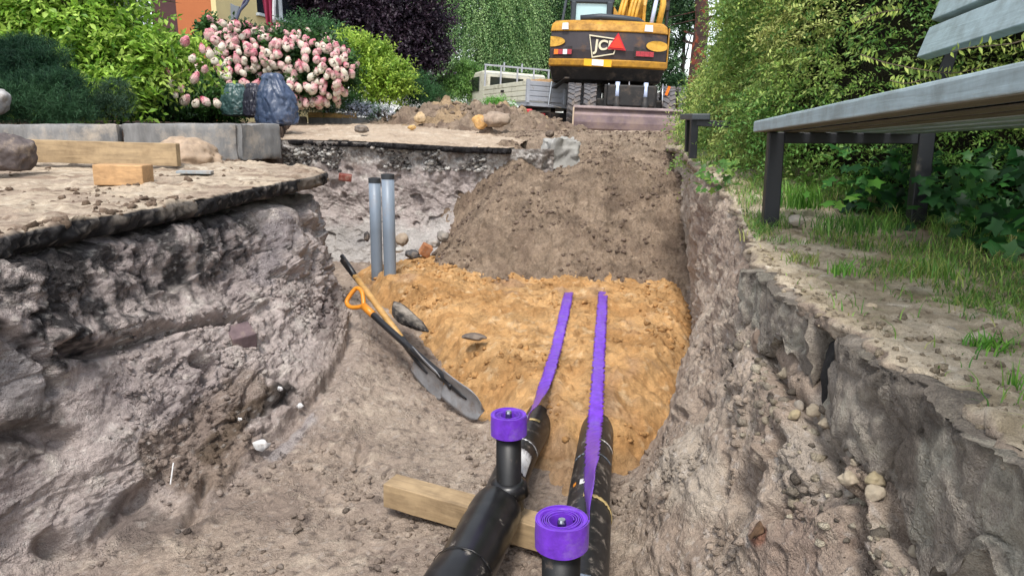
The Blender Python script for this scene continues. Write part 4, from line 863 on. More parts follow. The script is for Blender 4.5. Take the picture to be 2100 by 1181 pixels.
# ================================================================== EXCAVATOR (seen from behind)
M_YEL = plain('machine_yellow', '#d29a2a', .42, var=.16, scale=3, dirt=('#5d3d22', .75), coat=.1); M_BLK = plain('faded_black_paint', '#363034', .6, var=.3, scale=2.5, dirt=('#6e5138', .28))
M_CHAS = plain('greasy_black', (.016, .015, .015), .6, var=.4, scale=6, dirt=('#5c5046', .3)); M_TYRE = plain('tyre_rubber', '#5c5c60', .85, var=.25, scale=10, dirt=('#8c7d70', .45))
M_CAB = plain('cab_grey', '#333a42', .5, var=.15); M_GLASS = plain('cab_glass', '#a9c9cd', .08, var=.25, scale=1.2, spec=.8)
M_BLD = plain('blade_steel', '#7c6c70', .6, .35, .3, 4, dirt=('#9d8b7e', .5)); M_RED = plain('red_reflector', '#ff3a22', .35, var=.04); M_REDD = plain('dark_red', '#c01c2c', .4, var=.06)
M_LAMP = plain('tail_lens', '#a8303a', .25, var=.3, scale=30); M_AMB = plain('amber_lens', '#ff7a1c', .3, var=.05); M_WREF = plain('white_reflector', '#e4e4e6', .4, var=.06, scale=10); M_PLATE = plain('yellow_plate', '#f0b01c', .4, var=.05)
M_CHROME = plain('chromed_rod', '#c3d2f2', .25, .1, .05); M_BOOM = plain('boom_yellow', '#d3a23c', .45, var=.14, scale=4, dirt=('#6e4f28', .3)); M_CREAM = plain('cream_decal', '#d6cdb2', .5, var=.1)
ex = PY(1285, 272, 15.8); EXR = (0, R(2.3), R(-5))
EX = thing('wheeled_excavator', 'yellow and black wheeled excavator seen from behind, its blade lowered on the road', 'excavator', tuple(ex), EXR)
def tyre(root, x, y, z, r=.50, wd=.27, name='wheel', lugs=26):
    w0 = thing(name, None, None); w0.parent = root; w0.location = (x, y, z); del_ = [k_ for k_ in w0.keys()]
    Mr = mat4((0, 0, 0), (0, PI/2, 0)); pr = [(r*.55, -wd*.42), (r*.62, -wd*.47), (r*.82, -wd*.5), (r*.94, -wd*.44), (r*.965, -wd*.3), (r*.97, 0), (r*.965, wd*.3), (r*.94, wd*.44), (r*.82, wd*.5), (r*.62, wd*.47), (r*.55, wd*.42)]
    m = MB().lathe(pr, 40, Mr)
    for k_ in range(lugs):
        for sgn in (-1, 1):
            a = 2*PI*(k_+(.5 if sgn > 0 else 0))/lugs; Ml = mat4((0, 0, 0), (a, 0, 0))@mat4((sgn*wd*.25, 0, r*.975), (0, 0, sgn*R(28)))
            m.box((0, 0, 0), (wd*.52, r*.10, r*.075), M=Ml, taper=(.92, .7))
    o = m.build('tyre', M_TYRE, w0); MB().lathe([(0, -wd*.2), (r*.2, -wd*.22), (r*.3, -wd*.1), (r*.5, -wd*.1), (r*.56, -wd*.43), (r*.58, -wd*.43), (r*.58, wd*.43), (r*.5, wd*.1), (0, wd*.1)], 28, Mr).build('rim', M_YEL, w0, smooth=False)
    return w0
for x_ in (-1.13, -.81, .78, 1.10): tyre(EX, x_, 0, .48, .475)
for x_ in (-1.13, .95): tyre(EX, x_-.12, 2.7, .42)
# chassis
m = MB().box((0, 1.2, .72), (.95, 3.6, .42)).box((0, 0, .52), (1.5, .34, .30)).box((0, 2.6, .52), (1.7, .3, .28)).box((0, 1.3, .98), (1.1, 1.1, .28)); m.build('chassis', M_CHAS, EX, bevel=.03)
for s_ in (-1, 1):
    MB().box((s_*.28, -.30, .70), (.13, .36, .5)).box((s_*.50, -.25, .66), (.06, .3, .55)).build('blade_arm', M_CHAS, EX, bevel=.01)
    MB().tube([(s_*.28+.0, -.56, .98), (s_*.28, -.58, .66)], .045, 12).build('blade_rod', M_CHROME, EX, smooth=True)
    MB().tube([(s_*.28, -.57, .70), (s_*.28, -.60, .34)], .07, 12).build('blade_cylinder', M_CHAS, EX, smooth=True)
for a_, b_, r_ in (((-.05, -.45, 1.0), (-.02, -.5, .45), .018), ((.62, -.4, .98), (.64, -.5, .45), .018), ((-.45, -.45, .95), (-.46, -.45, .5), .022)): MB().tube([a_, b_], r_, 8).build('hose', M_STEEL, EX, smooth=True)
MB().box((.73, -.40, .85), (.05, .04, .18), rot=(0, .3, 0)).build('side_marker', M_AMB, EX)
# fenders and steps at the left
MB().bar((-1.30, -.15, 1.05), (-1.62, 1.0, .86), .10, .03).bar((-1.62, 1.0, .86), (-1.60, 1.5, .2), .10, .03).build('mudguard', M_CHAS, EX)
MB().tube([(-1.62, .2, .98), (-1.66, .2, .5), (-1.40, .25, .46)], .022, 8).build('step_rail', M_STEEL, EX)
# dozer blade: curved plate with ribs
pr = [(-.03, -.02), (.02, .06), (.035, .18), (.03, .32), (-.01, .42), (-.055, .475), (-.075, .47), (-.035, .40), (.005, .30), (.01, .18), (-.005, .07), (-.05, -.01)]
V = [(x_, -.78-a*1.6, b) for x_ in (-1.12, 1.30) for a, b in pr]; k = len(pr); F = [(i, (i+1) % k, k+(i+1) % k, k+i) for i in range(k)]+[tuple(range(k))[::-1], tuple(range(k, 2*k))]
MB().add(V, F).build('dozer_blade', M_BLD, EX)
MB().bar((-1.13, -.80, .475), (1.31, -.80, .47), .10, .045).build('blade_top_edge', plain('pale_steel', '#9c8d8c', .6, var=.3, scale=5), EX, bevel=.006)
MB().bar((-1.125, -.83, .0), (-1.125, -.83, .46), .05, .03, up=(1, 0, 0)).build('blade_side_plate', plain('rusty_edge', '#b5a28c', .7, var=.2), EX)
# superstructure (own frame: rear face at y=0)
UC = (-.50, -.35, 0)
def U(x, y, z): return (x*.955+UC[0], y+UC[1], z if z < 1.1 else 1.02+(z-1.1)*.957)
def slabx(zs, hw, ycurve, name, m, bevel=.02, depth=2.6, xs_=(-1, 1)):
    """bow-backed body band between heights zs, half widths hw; the back bulges towards the viewer"""
    n = 28; V = []
    for z_, h_, yo in zip(zs, hw, ycurve):
        for i in range(n+1):
            t = (i/n*2-1); xx = math.copysign(min(abs(t)*1.06, 1), t)*h_; yy = yo+.30*(abs(t)**2.6)+(.0 if abs(t) < .94 else (abs(t)-.94)*3.2); V.append(U(xx, yy, z_))
        V.append(U(h_, depth, z_)); V.append(U(-h_, depth, z_))
    k = n+3; r = len(zs); F = [(a*k+i, a*k+(i+1) % k, (a+1)*k+(i+1) % k, (a+1)*k+i) for a in range(r-1) for i in range(k)]+[tuple(range(k))[::-1], tuple((r-1)*k+i for i in range(k))]
    return MB().add(V, F).build(name, m, EX, bevel=bevel)
slabx([1.02, 1.10, 1.36], [1.05, 1.18, 1.245], [.42, .25, .06], 'underside', M_CHAS, .02)
slabx([1.362, 1.385, 1.50, 1.515], [1.24, 1.262, 1.268, 1.26], [.045, .0, -.02, -.005], 'lower_bumper', M_YEL, .012)
slabx([1.517, 1.70, 2.07], [1.25, 1.25, 1.235], [.02, -.01, .03], 'counterweight', M_BLK, .006)
slabx([2.072, 2.09, 2.22, 2.30, 2.33], [1.245, 1.25, 1.235, 1.16, 1.05], [.01, .0, .04, .14, .28], 'engine_cover', M_YEL, .015)
MB().box(U(1.262, 1.25, 1.80), (.03, 1.9, .78)).build('side_panel', M_YEL, EX, bevel=.01); MB().box(U(1.272, 1.15, 1.52), (.03, 1.5, .3)).build('side_stripe', M_BLK, EX, bevel=.01)
def yb_(x, b=-.005): t = min(1, abs(x)/1.25)/1.06; return b+.30*t**2.6
def decal(poly, z0, name, m, th=.012, y0=-.018, par=None):
    """flat shape (x,z) laid on the bowed back"""
    P = [(x, z) for x, z in poly]; n = len(P); V = [U(x, yb_(x)+y0, z) for x, z in P]+[U(x, yb_(x)+y0+th+.01, z) for x, z in P]
    F = [tuple(range(n)), tuple(range(n, 2*n))[::-1]]+[(i, n+i, n+(i+1) % n, (i+1) % n) for i in range(n)]
    return MB().add(V, F).build(name, m, par or EX)
EL = lambda cx, cz, a, b, n=20, lo=0, hi=2*PI: [(cx+a*math.cos(lo+(hi-lo)*i/n), cz+b*math.sin(lo+(hi-lo)*i/n)) for i in range(n)]
def clip(poly, xm, s): return [((min(x, xm) if s > 0 else max(x, xm)), z) for x, z in poly]
def multi(poly_fn, xs_, z0, z1): pass
decal(clip(EL(-1.22, 1.86, .30, .105), -1.235, -1), 0, 'leaf_decal', M_BOOM, y0=-.03); decal(clip(EL(1.02, 1.82, .24, .105), 1.235, 1), 0, 'leaf_decal', M_BOOM, y0=-.045)
for a, b in ((-1.0, -.86), (.72, .90)): decal([(a, 2.10), (b, 2.10), (b-.01, 2.23), (a+.01, 2.23)], 0, 'white_reflector', M_WREF, y0=-.035)
for c_, w_ in ((-.97, .36), (.74, .36)):
    s_ = 1 if c_ > 0 else -1
    decal([(c_-.2, 1.58), (c_+.2, 1.58), (c_+.2, 1.77 if s_ < 0 else 1.70), (c_-.2, 1.70 if s_ < 0 else 1.79)], 0, 'lamp_recess', M_CHAS, y0=-.022)
    for j, mm_ in enumerate([M_AMB, M_LAMP, M_WREF, M_LAMP] if s_ < 0 else [M_LAMP]*4):
        x_ = c_-.165+j*.095+(.0 if s_ > 0 else -.01); decal([(x_, 1.60), (x_+.09, 1.60), (x_+.09, 1.70), (x_, 1.70)], 0, 'tail_light', mm_, y0=-.04)
# licence plate lamp panel
decal([(-.50, 1.375), (.08, 1.36), (.08, 1.50), (-.50, 1.515)], 0, 'plate_holder', M_PLATE, y0=-.05); decal([(-.33, 1.385), (-.09, 1.375), (-.09, 1.497), (-.33, 1.507)], 0, 'licence_plate', M_WREF, y0=-.065)
# maker's lettering in a framed panel
fr = [(-.42, 2.00), (.20, 1.93), (.12, 1.62), (-.34, 1.535)]
def frame_decal(poly, t_, name, m):
    cx = sum(p[0] for p in poly)/4; cz = sum(p[1] for p in poly)/4; inn = [(cx+(x-cx)*(1-t_), cz+(z-cz)*(1-t_*1.8)) for x, z in poly]
    mb = MB()
    for i in range(4):
        j = (i+1) % 4; q = [poly[i], poly[j], inn[j], inn[i]]; V = [U(x, yb_(x)-.022, z) for x, z in q]+[U(x, yb_(x)-.002, z) for x, z in q]
        mb.add(V, [(0, 1, 2, 3), (7, 6, 5, 4), (0, 4, 5, 1), (1, 5, 6, 2), (2, 6, 7, 3), (3, 7, 4, 0)])
    return mb.build(name, m, EX)
frame_decal(fr, .07, 'logo_frame', M_CREAM)
cu = bpy.data.curves.new('lettering', 'FONT'); cu.body = 'JCB'; cu.size = .40; cu.extrude = .008; cu.offset = .012
to = bpy.data.objects.new('lettering', cu); COL.objects.link(to); bpy.context.view_layer.update()
me = bpy.data.meshes.new_from_object(to); bpy.data.objects.remove(to); me.name = 'lettering'
co = np.array([v.co for v in me.vertices]); co -= co.min(0); wd_ = co[:, 0].max(); hh_ = co[:, 1].max()
for v, c_ in zip(me.vertices, co):
    x_ = -.33+c_[0]/wd_*.46; f = (x_+.33)/.46; zl = 1.605+.06*f; zh = 1.915-.03*f; z_ = zl+(zh-zl)*c_[1]/hh_; v.co = U(x_+.02*(c_[1]/hh_), yb_(x_)-.026+c_[2]*.5, z_)
me.materials.append(M_CREAM); lo = bpy.data.objects.new('lettering', me); COL.objects.link(lo); lo.parent = EX
tr = [(-.03, 1.72), (.36, 1.70), (.18, 2.05)]; trw = decal(tr, 0, 'warning_triangle', M_REDD, th=.03, y0=-.055)
decal([(.02, 1.752), (.31, 1.738), (.175, 1.985)], 0, 'triangle_reflector', M_RED, th=.012, y0=-.070)
# rear hood pipe, cab, boom
MB().tube([U(-.62, .35, 2.36), U(-.2, .30, 2.40), U(.25, .32, 2.38), U(.6, .36, 2.35), U(.70, .45, 2.30)], .062, 12).build('hood_rail', M_CAB, EX, smooth=True)
m = MB()
cabx0, cabx1, cz0, cz1 = -.84, .06, 2.30, 2.78
m.box(U((cabx0+cabx1)/2, 1.55, cz1+.02), (abs(cabx1-cabx0)+.02, 1.5, .11)); m.box(U(cabx0+.05, .84, (cz0+cz1)/2), (.11, .10, cz1-cz0)); m.box(U(cabx1-.06, .84, (cz0+cz1)/2), (.13, .10, cz1-cz0)); m.box(U((cabx0+cabx1)/2, .84, cz0+.03), (.9, .10, .08)); m.box(U((cabx0+cabx1)/2, 1.6, 1.95), (.96, 1.5, .72))
m.build('cab_frame', M_CAB, EX, bevel=.03, bseg=3)
MB().box(U((cabx0+cabx1)/2, .86, (cz0+cz1)/2), (.72, .02, cz1-cz0-.04)).build('rear_window', M_GLASS, EX); MB().box(U(cabx0+.01, 1.6, 2.56), (.02, 1.3, .55)).box(U(cabx1-.01, 1.6, 2.56), (.02, 1.3, .55)).build('side_window', M_GLASS, EX)
MB().bar(U(cabx0-.18, .75, 2.30), U(cabx0-.10, .80, 2.92), .05, .16, up=(0, 1, 0)).bar(U(cabx0-.12, .80, 2.93), U(cabx0+.02, .80, 2.95), .05, .05).build('open_door_edge', M_CAB, EX, bevel=.01)
MB().lathe([(0, .0), (.055, 0), (.055, .05), (.045, .11), (0, .12)], 16, mat4(U(-.22, 1.0, 2.86))).build('beacon', M_AMB, EX, smooth=True)
MB().add([U(cabx1+.02, .6, 2.30), U(cabx1+.02, .6, 2.66), U(cabx1+.26, .6, 2.30), U(cabx1+.02, 1.6, 2.30), U(cabx1+.02, 1.6, 2.78), U(cabx1+.26, 1.6, 2.30)], [(0, 1, 2), (3, 5, 4), (0, 3, 4, 1), (1, 4, 5, 2), (0, 2, 5, 3)]).build('cover_panel', M_YEL, EX)
# boom foot: two cheek plates, hoses and the boom going up and out of the picture
bx_ = .56
for dx in (-.20, .20): MB().add([U(bx_+dx+o_, y_, z_) for o_ in (-.035, .035) for y_, z_ in ((1.0, 2.2), (.95, 2.75), (1.15, 3.25), (1.6, 3.7), (2.1, 3.6), (2.0, 2.2))], [(0, 1, 2, 3, 4, 5), (11, 10, 9, 8, 7, 6)]+[(i, 6+i, 6+(i+1) % 6, (i+1) % 6) for i in range(6)]).build('boom_plate', M_BOOM, EX, bevel=.01)
MB().tube([U(bx_-.02, 1.25, 2.3), U(bx_+.04, 1.15, 2.8), U(bx_+.14, 1.3, 3.3), U(bx_+.18, 1.6, 4.0)], [.19, .20, .21, .22], 8).build('boom', M_BOOM, EX)
for i, dx in enumerate((-.33, -.26, -.12, -.05, .03)): MB().tube([U(bx_+dx-.05, .85, 2.30), U(bx_+dx, .82, 2.62), U(bx_+dx+.08, .95, 2.95), U(bx_+dx*.6+.12, 1.2, 3.3), U(bx_+dx*.6+.12, 1.5, 3.8)], .036, 8).build('hydraulic_pipe', M_BOOM, EX, smooth=True)
MB().tube([U(bx_+.34, .72, 2.28), U(bx_+.44, .78, 2.95)], .042, 12).build('cylinder_rod', M_CHROME, EX, smooth=True)
MB().tube([U(bx_+.43, .78, 2.86), U(bx_+.50, .84, 3.9)], .075, 12).build('lift_cylinder', M_BOOM, EX, smooth=True)
MB().tube([U(bx_+.50, .80, 2.25), U(bx_+.58, .82, 2.75), U(bx_+.52, .86, 3.3)], .065, 10).build('boom_guard', M_BOOM, EX, smooth=True)
MB().tube([U(1.30, 1.4, 2.2), U(1.30, 1.4, 3.15)], .03, 8).build('mirror_pole', M_CHAS, EX)
MB().box(U(1.30, 1.4, 2.86), (.08, .12, .30)).build('mirror', M_CHAS, EX, bevel=.02)

# ================================================================== TIPPER TRUCK
M_TW = plain('truck_white', '#d9d8c6', .5, var=.07, scale=4, dirt=('#8f8a72', .3)); M_TG = plain('grey_aluminium', '#b4b9c2', .5, .2, .1, 5, dirt=('#8b8580', .25)); M_TGL = plain('truck_glass', '#2e3430', .1, var=.3, spec=.7)
tp = PY(1152, 214, 16.9); tp[2] -= .10; TK = thing('tipper_truck', 'small white dropside truck loaded with ochre sand, standing behind the spoil heap', 'truck', (tp[0], tp[1], tp[2]-.75), (R(0), R(3.2), R(21)))
# local: y forward (away, to the left), x right; the tail corner is the nearest point
Lb, Wb, zb0, zb1 = 2.9, 1.75, .86, 1.30
def ribbed(a, b, name, m, nrm):
    t = thing(name, None, None); t.parent = TK; a = Vector(a); b = Vector(b)
    H_ = zb1-zb0
    for i in range(4):
        z_ = zb0+H_*(i+.5)/4; mb = MB(); mb.bar((a.x, a.y, z_), (b.x, b.y, z_), .035+(.018 if i % 2 else .012), H_/4-.022, up=(0, 0, 1)); mb.build('board_rib', m, t, bevel=.006)
    MB().bar((a.x, a.y, (zb0+zb1)/2), (b.x, b.y, (zb0+zb1)/2), .026, H_-.01).build('board_panel', m, t); return t
ribbed((-Wb/2, 0, 0), (-Wb/2, Lb, 0), 'side_board', M_TW, 0); ribbed((-Wb/2, 0, 0), (Wb/2, 0, 0), 'tail_board', M_TG, 0); ribbed((Wb/2, 0, 0), (Wb/2, Lb, 0), 'side_board', M_TG, 0)
for x_ in (-Wb/2, Wb/2): MB().box((x_, 0, (zb0+zb1)/2), (.07, .07, zb1-zb0+.05)).build('corner_post', M_TG, TK)
MB().box((0, -.03, 1.0), (.05, .05, .34)).build('latch', M_TG, TK); MB().box((-Wb/2-.04, 1.5, 1.12), (.03, .16, .05)).build('latch', M_CHAS, TK)
MB().box((0, Lb/2, zb0-.05), (Wb, Lb, .09)).build('bed_floor', M_TG, TK); MB().box((0, 2.2, .55), (.7, 4.6, .22)).build('chassis', M_CHAS, TK)
for x_ in (-.72, .72):
    for y_ in (.75, 3.7):
        MB().lathe([(.0, -.1), (.2, -.1), (.33, -.1), (.35, -.06), (.35, .06), (.33, .1), (0, .1)], 24, mat4((x_, y_, .35), (0, PI/2, 0))).build('wheel', M_TYRE, TK, smooth=False)
MB().box((-.55, .1, .56), (.3, .05, .14)).build('tail_light', M_LAMP, TK)
# headboard lattice
m = MB()
for x_ in (-.87, -.45, 0, .45, .87): m.box((x_, Lb+.03, 1.56), (.035, .035, .52))
m.box((0, Lb+.03, 1.82), (1.80, .04, .04)).box((-.2, Lb+.5, 1.86), (.03, .03, .22)).box((.3, Lb+.5, 1.86), (.03, .03, .22)); m.build('head_rack', M_TG, TK)
m = MB(); cv = [(Lb+.12, .45), (Lb+.12, 1.62), (Lb+.22, 1.71), (Lb+.95, 1.69), (Lb+1.15, 1.56), (Lb+1.5, 1.18), (Lb+1.58, .95), (Lb+1.58, .45)]
Vc = [(x_, y_, z_) for x_ in (-.85, .85) for y_, z_ in cv]; k = len(cv); m.add(Vc, [tuple(range(k))[::-1], tuple(range(k, 2*k))]+[(i, (i+1) % k, k+(i+1) % k, k+i) for i in range(k)]); m.build('cab', M_TW, TK, bevel=.05, bseg=3)
MB().box((-.862, Lb+.86, 1.38), (.02, .72, .36)).build('side_window', M_TGL, TK, bevel=.01); MB().box((-.25, Lb+.11, 1.44), (.9, .02, .22)).build('rear_window', M_TGL, TK); MB().box((-.97, Lb+1.25, 1.45), (.10, .06, .28)).build('wing_mirror', M_CHAS, TK, bevel=.01)
MB().bar((-.86, Lb+1.17, 1.55), (-.86, Lb+1.50, 1.18), .05, .04).build('window_pillar', M_TW, TK)
# load
X = np.linspace(-Wb/2+.03, Wb/2-.03, 60)[:, None]*np.ones((1, 80)); Yl = np.linspace(.03, Lb-.05, 80)[None]*np.ones((60, 1)); P_ = np.stack([X, Yl, X*0], -1)
Z = 1.20+.20*sstep(0, .6, np.minimum(Wb/2-np.abs(X), np.minimum(Yl, (Lb-Yl)*.7)))*(1-.3*sstep(1.2, 2.9, Yl))+fbm(P_, 3, 4, .6, 3)*.06
Gl = np.stack([X, Yl, Z], -1); ld = sheet('sand_load', Gl, M_SAND, csand(Gl+np.array([0, 30, 0]))); A = np.array(world_of(TK))
ld.location = TK.location; ld.rotation_euler = TK.rotation_euler; tag(ld, 'ochre sand heaped in the bed of the white truck', 'sand load')
# things lying by the truck
o = fast_mesh('white_sack', stone_shape(IV3, 71, .2, .2)*np.array([.20, .2, .10]), IF3, M_WREF); o.location = tuple(PY(1040, 219, 13.8)); tag(o, 'white sack lying between the truck and the spoil heap', 'sack')
o = MB().box((0, 0, 0), (.16, .14, .10)).build('red_box', M_REDD, bevel=.02); o.location = tuple(PY(1082, 230, 13.0)); tag(o, 'small red box on the ground under the truck bed', 'box')

# ================================================================== BUILDING
M_WY = plain('yellow_plaster', '#d6c692', .9, var=.08, scale=2, bd=.004); M_WO = plain('orange_plaster', '#b0683f', .9, var=.07, scale=2, bd=.004); M_WIN = plain('dark_window', '#22262e', .12, var=.3, scale=1.5, spec=.7); M_WFR = plain('white_frame', '#bcc4ca', .6, var=.1); M_BRN = plain('brown_cladding', '#4a2b2c', .7, var=.2)
cA = PY(447, 60, 15.7); cB = PY(655, 60, 20.4); g0 = -.3
BU = thing('building', 'house with orange and yellow plaster walls behind the flowering shrubs', 'building', (cA[0], cA[1], g0))
dx, dy = cB[0]-cA[0], cB[1]-cA[1]; Lw = math.hypot(dx, dy); ux = Vector((dx/Lw, dy/Lw, 0)); nn = Vector((ux.y, -ux.x, 0))
if nn.y > 0: nn = -nn
def wl(s_, z_, out=0): p = Vector((cA[0], cA[1], 0))+ux*s_+nn*out; return (p.x, p.y, z_)
def wslab(s0, s1, z0, z1, o0, o1, name, m, par, bev=0):
    V = [wl(s_, z_, o_) for o_ in (o0, o1) for s_, z_ in ((s0, z0), (s1, z0), (s1, z1), (s0, z1))]
    return MB().add(V, [(0, 1, 2, 3), (7, 6, 5, 4), (0, 4, 5, 1), (1, 5, 6, 2), (2, 6, 7, 3), (3, 7, 4, 0)]).build(name, m, par, True, bevel=bev)
s1_ = 1.62; s2_ = 4.15; zs0 = EYE+.138*17.0; zw = zs0+1.5
wslab(0, s1_, g0, 7, -.3, 0, 'wall', M_WY, BU); wslab(s2_, Lw+.2, g0, 7, -.3, 0, 'wall', M_WY, BU); wslab(s1_, s2_, g0, zs0-.05, -.3, 0, 'wall', M_WY, BU); wslab(s1_, s2_, zw, 7, -.3, 0, 'wall', M_WY, BU)
wi = wslab(s1_+.05, s2_-.05, zs0, zw, -.16, -.12, 'window', M_WIN, BU)
for s_ in (s1_, (s1_+s2_)/2-.03, s2_-.07): wslab(s_, s_+.07, zs0, zw, -.14, -.06, 'window_frame', M_WFR, BU)
wslab(s1_-.06, s2_+.06, zs0-.06, zs0, -.12, .08, 'sill', M_WFR, BU)
wslab(Lw-.08, Lw+.18, g0, 7, .0, .12, 'downpipe', M_WFR, BU)
# orange wing, facing the street
oA = PY(392, 60, 15.6); oB = (cA[0], cA[1]-.02)
def fslab(x0, x1, y, z0, z1, th, name, m): return MB().box(((x0+x1)/2, y+th/2, (z0+z1)/2), (x1-x0, th, z1-z0)).build(name, m, BU, True)
def XP(px, Y): return (px-1050)/FPX*Y*.961
fslab(XP(372, 15.7), XP(446, 15.7), 15.72, g0, 7, .4, 'wall', M_WO); fslab(XP(60, 15.7), XP(372, 15.7), 15.76, g0, 1.75, .4, 'wall', M_WO); fslab(XP(60, 15.7), XP(300, 15.7), 15.9, 1.75, 5, .2, 'window', M_WIN); fslab(XP(314, 15.7), XP(371, 15.7), 15.88, 1.75, 5, .2, 'cladding', M_BRN)
fslab(XP(299, 15.7), XP(313, 15.7), 15.62, 1.3, 5, .12, 'window_post', M_WFR); fslab(XP(60, 15.7), XP(372, 15.7), 15.9, 5, 7, .3, 'wall', M_WO); fslab(XP(60, 15.7), XP(372, 15.7), 15.70, 1.70, 1.78, .16, 'sill', M_WFR)
# sloping handrail by the yellow wall, plaques and flag
pl = wl(.55, 0, .05); p = PY(486, 70, 15.2)
def plaque(name, label, poly, Y, m, th=.05):
    V = [tuple(PY(x, y, Y)) for x, y in poly]; V2 = [(a, b+th, c_) for a, b, c_ in V]; n = len(V)
    o = MB().add(V+V2, [tuple(range(n))[::-1], tuple(range(n, 2*n))]+[(i, (i+1) % n, n+(i+1) % n, n+i) for i in range(n)]); base = V[0]; o.v = [v-np.array(base) for v in o.v]; ob = o.build(name, m, bevel=.004); ob.location = base; return tag(ob, label, 'sign')
plaque('dark_plaque', 'dark grey shield shaped plate above the pink flowers', [(466, 62), (481, 55), (501, 62), (502, 86), (497, 91), (468, 86)], 14.9, plain('slate', '#39485a', .5, var=.15)); plaque('small_plate', 'grey wedge plate on the yellow wall left of the handrail', [(472, 7), (482, 12), (491, 14), (483, 36), (473, 43)], 15.5, plain('grey_plate', '#6f7478', .6))
FP = thing('flag', 'hanging maroon flag with a white stripe on a slanting staff by the yellow wall', 'flag', tuple(PY(548, 68, 15.6)))
MB().tube([tuple(PY(486, 40, 15.9)), tuple(PY(500, 5, 15.7)), tuple(PY(560, -70, 15.0))], .022, 8).build('staff', plain('purple_grey', '#5a5878', .5), FP, True)
def cloth(px0, px1, pxb0, pxb1, ptop, pbot, Y, m, name):
    n, r_ = 14, 16; V = []
    for i in range(r_+1):
        t = i/r_; a = px0+(pxb0-px0)*t; b = px1+(pxb1-px1)*t; py = ptop+(pbot-ptop)*t
        for j in range(n+1):
            f = j/n; q = PY(a+(b-a)*f, py+(4*math.sin(f*5) if i == r_ else 0), Y); V.append((q[0], q[1]+.07*math.sin(f*14+t)*(.4+t), q[2]))
    F = [(i*(n+1)+j, i*(n+1)+j+1, (i+1)*(n+1)+j+1, (i+1)*(n+1)+j) for i in range(r_) for j in range(n)]; o = MB().add(V, F).build(name, m, FP, True, True); o.modifiers.new('thick', 'SOLIDIFY').thickness = .004
cloth(532, 558, 547, 563, -40, 69, 15.5, plain('maroon_cloth', '#8c2745', .85, var=.12, scale=3), 'cloth'); cloth(558, 563, 561, 564, -40, 45, 15.48, M_WREF, 'white_stripe')
MB().tube([tuple(PY(p_, q_, 15.3)) for p_, q_ in ((484, 42), (492, 22), (505, 8), (512, -6))], .03, 8).build('handrail', plain('iron', '#4b5266', .5), BU, True)
# ================================================================== PLANTS
def unit(v): return v/np.maximum(np.linalg.norm(v, axis=-1, keepdims=True), 1e-9)
def leaf_geo(C, D, s, asp, rg, fold=.18, up=None):
    n = len(C); D = unit(D); up = rg.normal(size=(n, 3))*.5+(np.array([0, -.25, 1.0]) if up is None else up); S_ = unit(np.cross(D, up)); N = np.cross(S_, D); s = s[:, None]
    V = np.stack([C, C+D*s*.48+S_*s*asp*.5+N*s*fold*asp, C+D*s-N*s*.08, C+D*s*.48-S_*s*asp*.5+N*s*fold*asp], 1).reshape(-1, 3)
    b = np.arange(n)[:, None]*4; F = np.concatenate([b+np.array([[0, 1, 2]]), b+np.array([[0, 2, 3]])]); return V, F
def shell(ells, n, rg, rmin=.55, front=.0, bottom=-1.0):
    w_ = np.array([e[1][0]*e[1][2]+e[1][0]*e[1][1]*.5 for e in ells]); k = rg.choice(len(ells), n, p=w_/w_.sum())
    d = unit(rg.normal(size=(n, 3))); d[:, 1] = np.where(rg.random(n) < front, -np.abs(d[:, 1]), d[:, 1]); d[:, 2] = np.where(d[:, 2] < bottom, -d[:, 2], d[:, 2])
    c = np.array([e[0] for e in ells])[k]; r = np.array([e[1] for e in ells])[k]; rad = rmin+(1-rmin)*rg.random(n)**.6
    lump = 1+.30*perlin(c*.7+d*2.3+5)+.14*perlin(c+d*5.5); P = c+d*r*(rad*lump)[:, None]; return P, unit(d/r), rad
def twigs(name, m, ells, n, tl, nl, ls, asp, cols, seed, parent=None, dirb=(0, 0, .3), spread=.5, rmin=.55, front=.5, bottom=-.6, fold=.18, drop=0, stem=None, keep=None, jit=.25):
    """leafy twigs through the volume of a crown; returns the mesh object"""
    rg = np.random.default_rng(seed); P, N, rad = shell(ells, n, rg, rmin, front, bottom)
    if keep is not None: q = keep(P); P, N, rad = P[q], N[q], rad[q]; n = len(P)
    D = unit(N+rg.normal(size=(n, 3))*spread+np.array(dirb)); L = tl*(.6+.8*rg.random(n)); t = (np.arange(nl)+.6)/nl
    bend = np.array([0, 0, -1.0])*drop
    C = P[:, None]+D[:, None]*(L[:, None]*t)[..., None]+bend*(L[:, None]*t**2)[..., None]
    side = unit(np.cross(D, rg.normal(size=(n, 3)))); sgn = np.where(np.arange(nl) % 2, 1, -1)
    ld = unit(D)[:, None]*.55+side[:, None]*sgn[None, :, None]*.75+rg.normal(size=(n, nl, 3))*jit+bend*.5
    sz = ls*(.65+.6*rg.random((n, nl)))*(1-.35*t)[None]; V, F = leaf_geo(C.reshape(-1, 3), ld.reshape(-1, 3), sz.ravel(), asp, rg, fold)
    cc = np.array([lin(c) for c in cols]); k = np.clip((perlin(P*1.8+seed)*1.3+.5+rg.normal(size=n)*.2)*len(cc), 0, len(cc)-1).astype(int); k2 = rg.integers(0, len(cc), (n, nl)); base = cc[k][:, None]*.65+cc[k2]*.35
    base = base*(.75+.5*rg.random((n, nl)))[..., None]; col = np.repeat(base.reshape(-1, 3), 4, axis=0)
    return fast_mesh(name, V, F, m, parent, col, smooth=False)
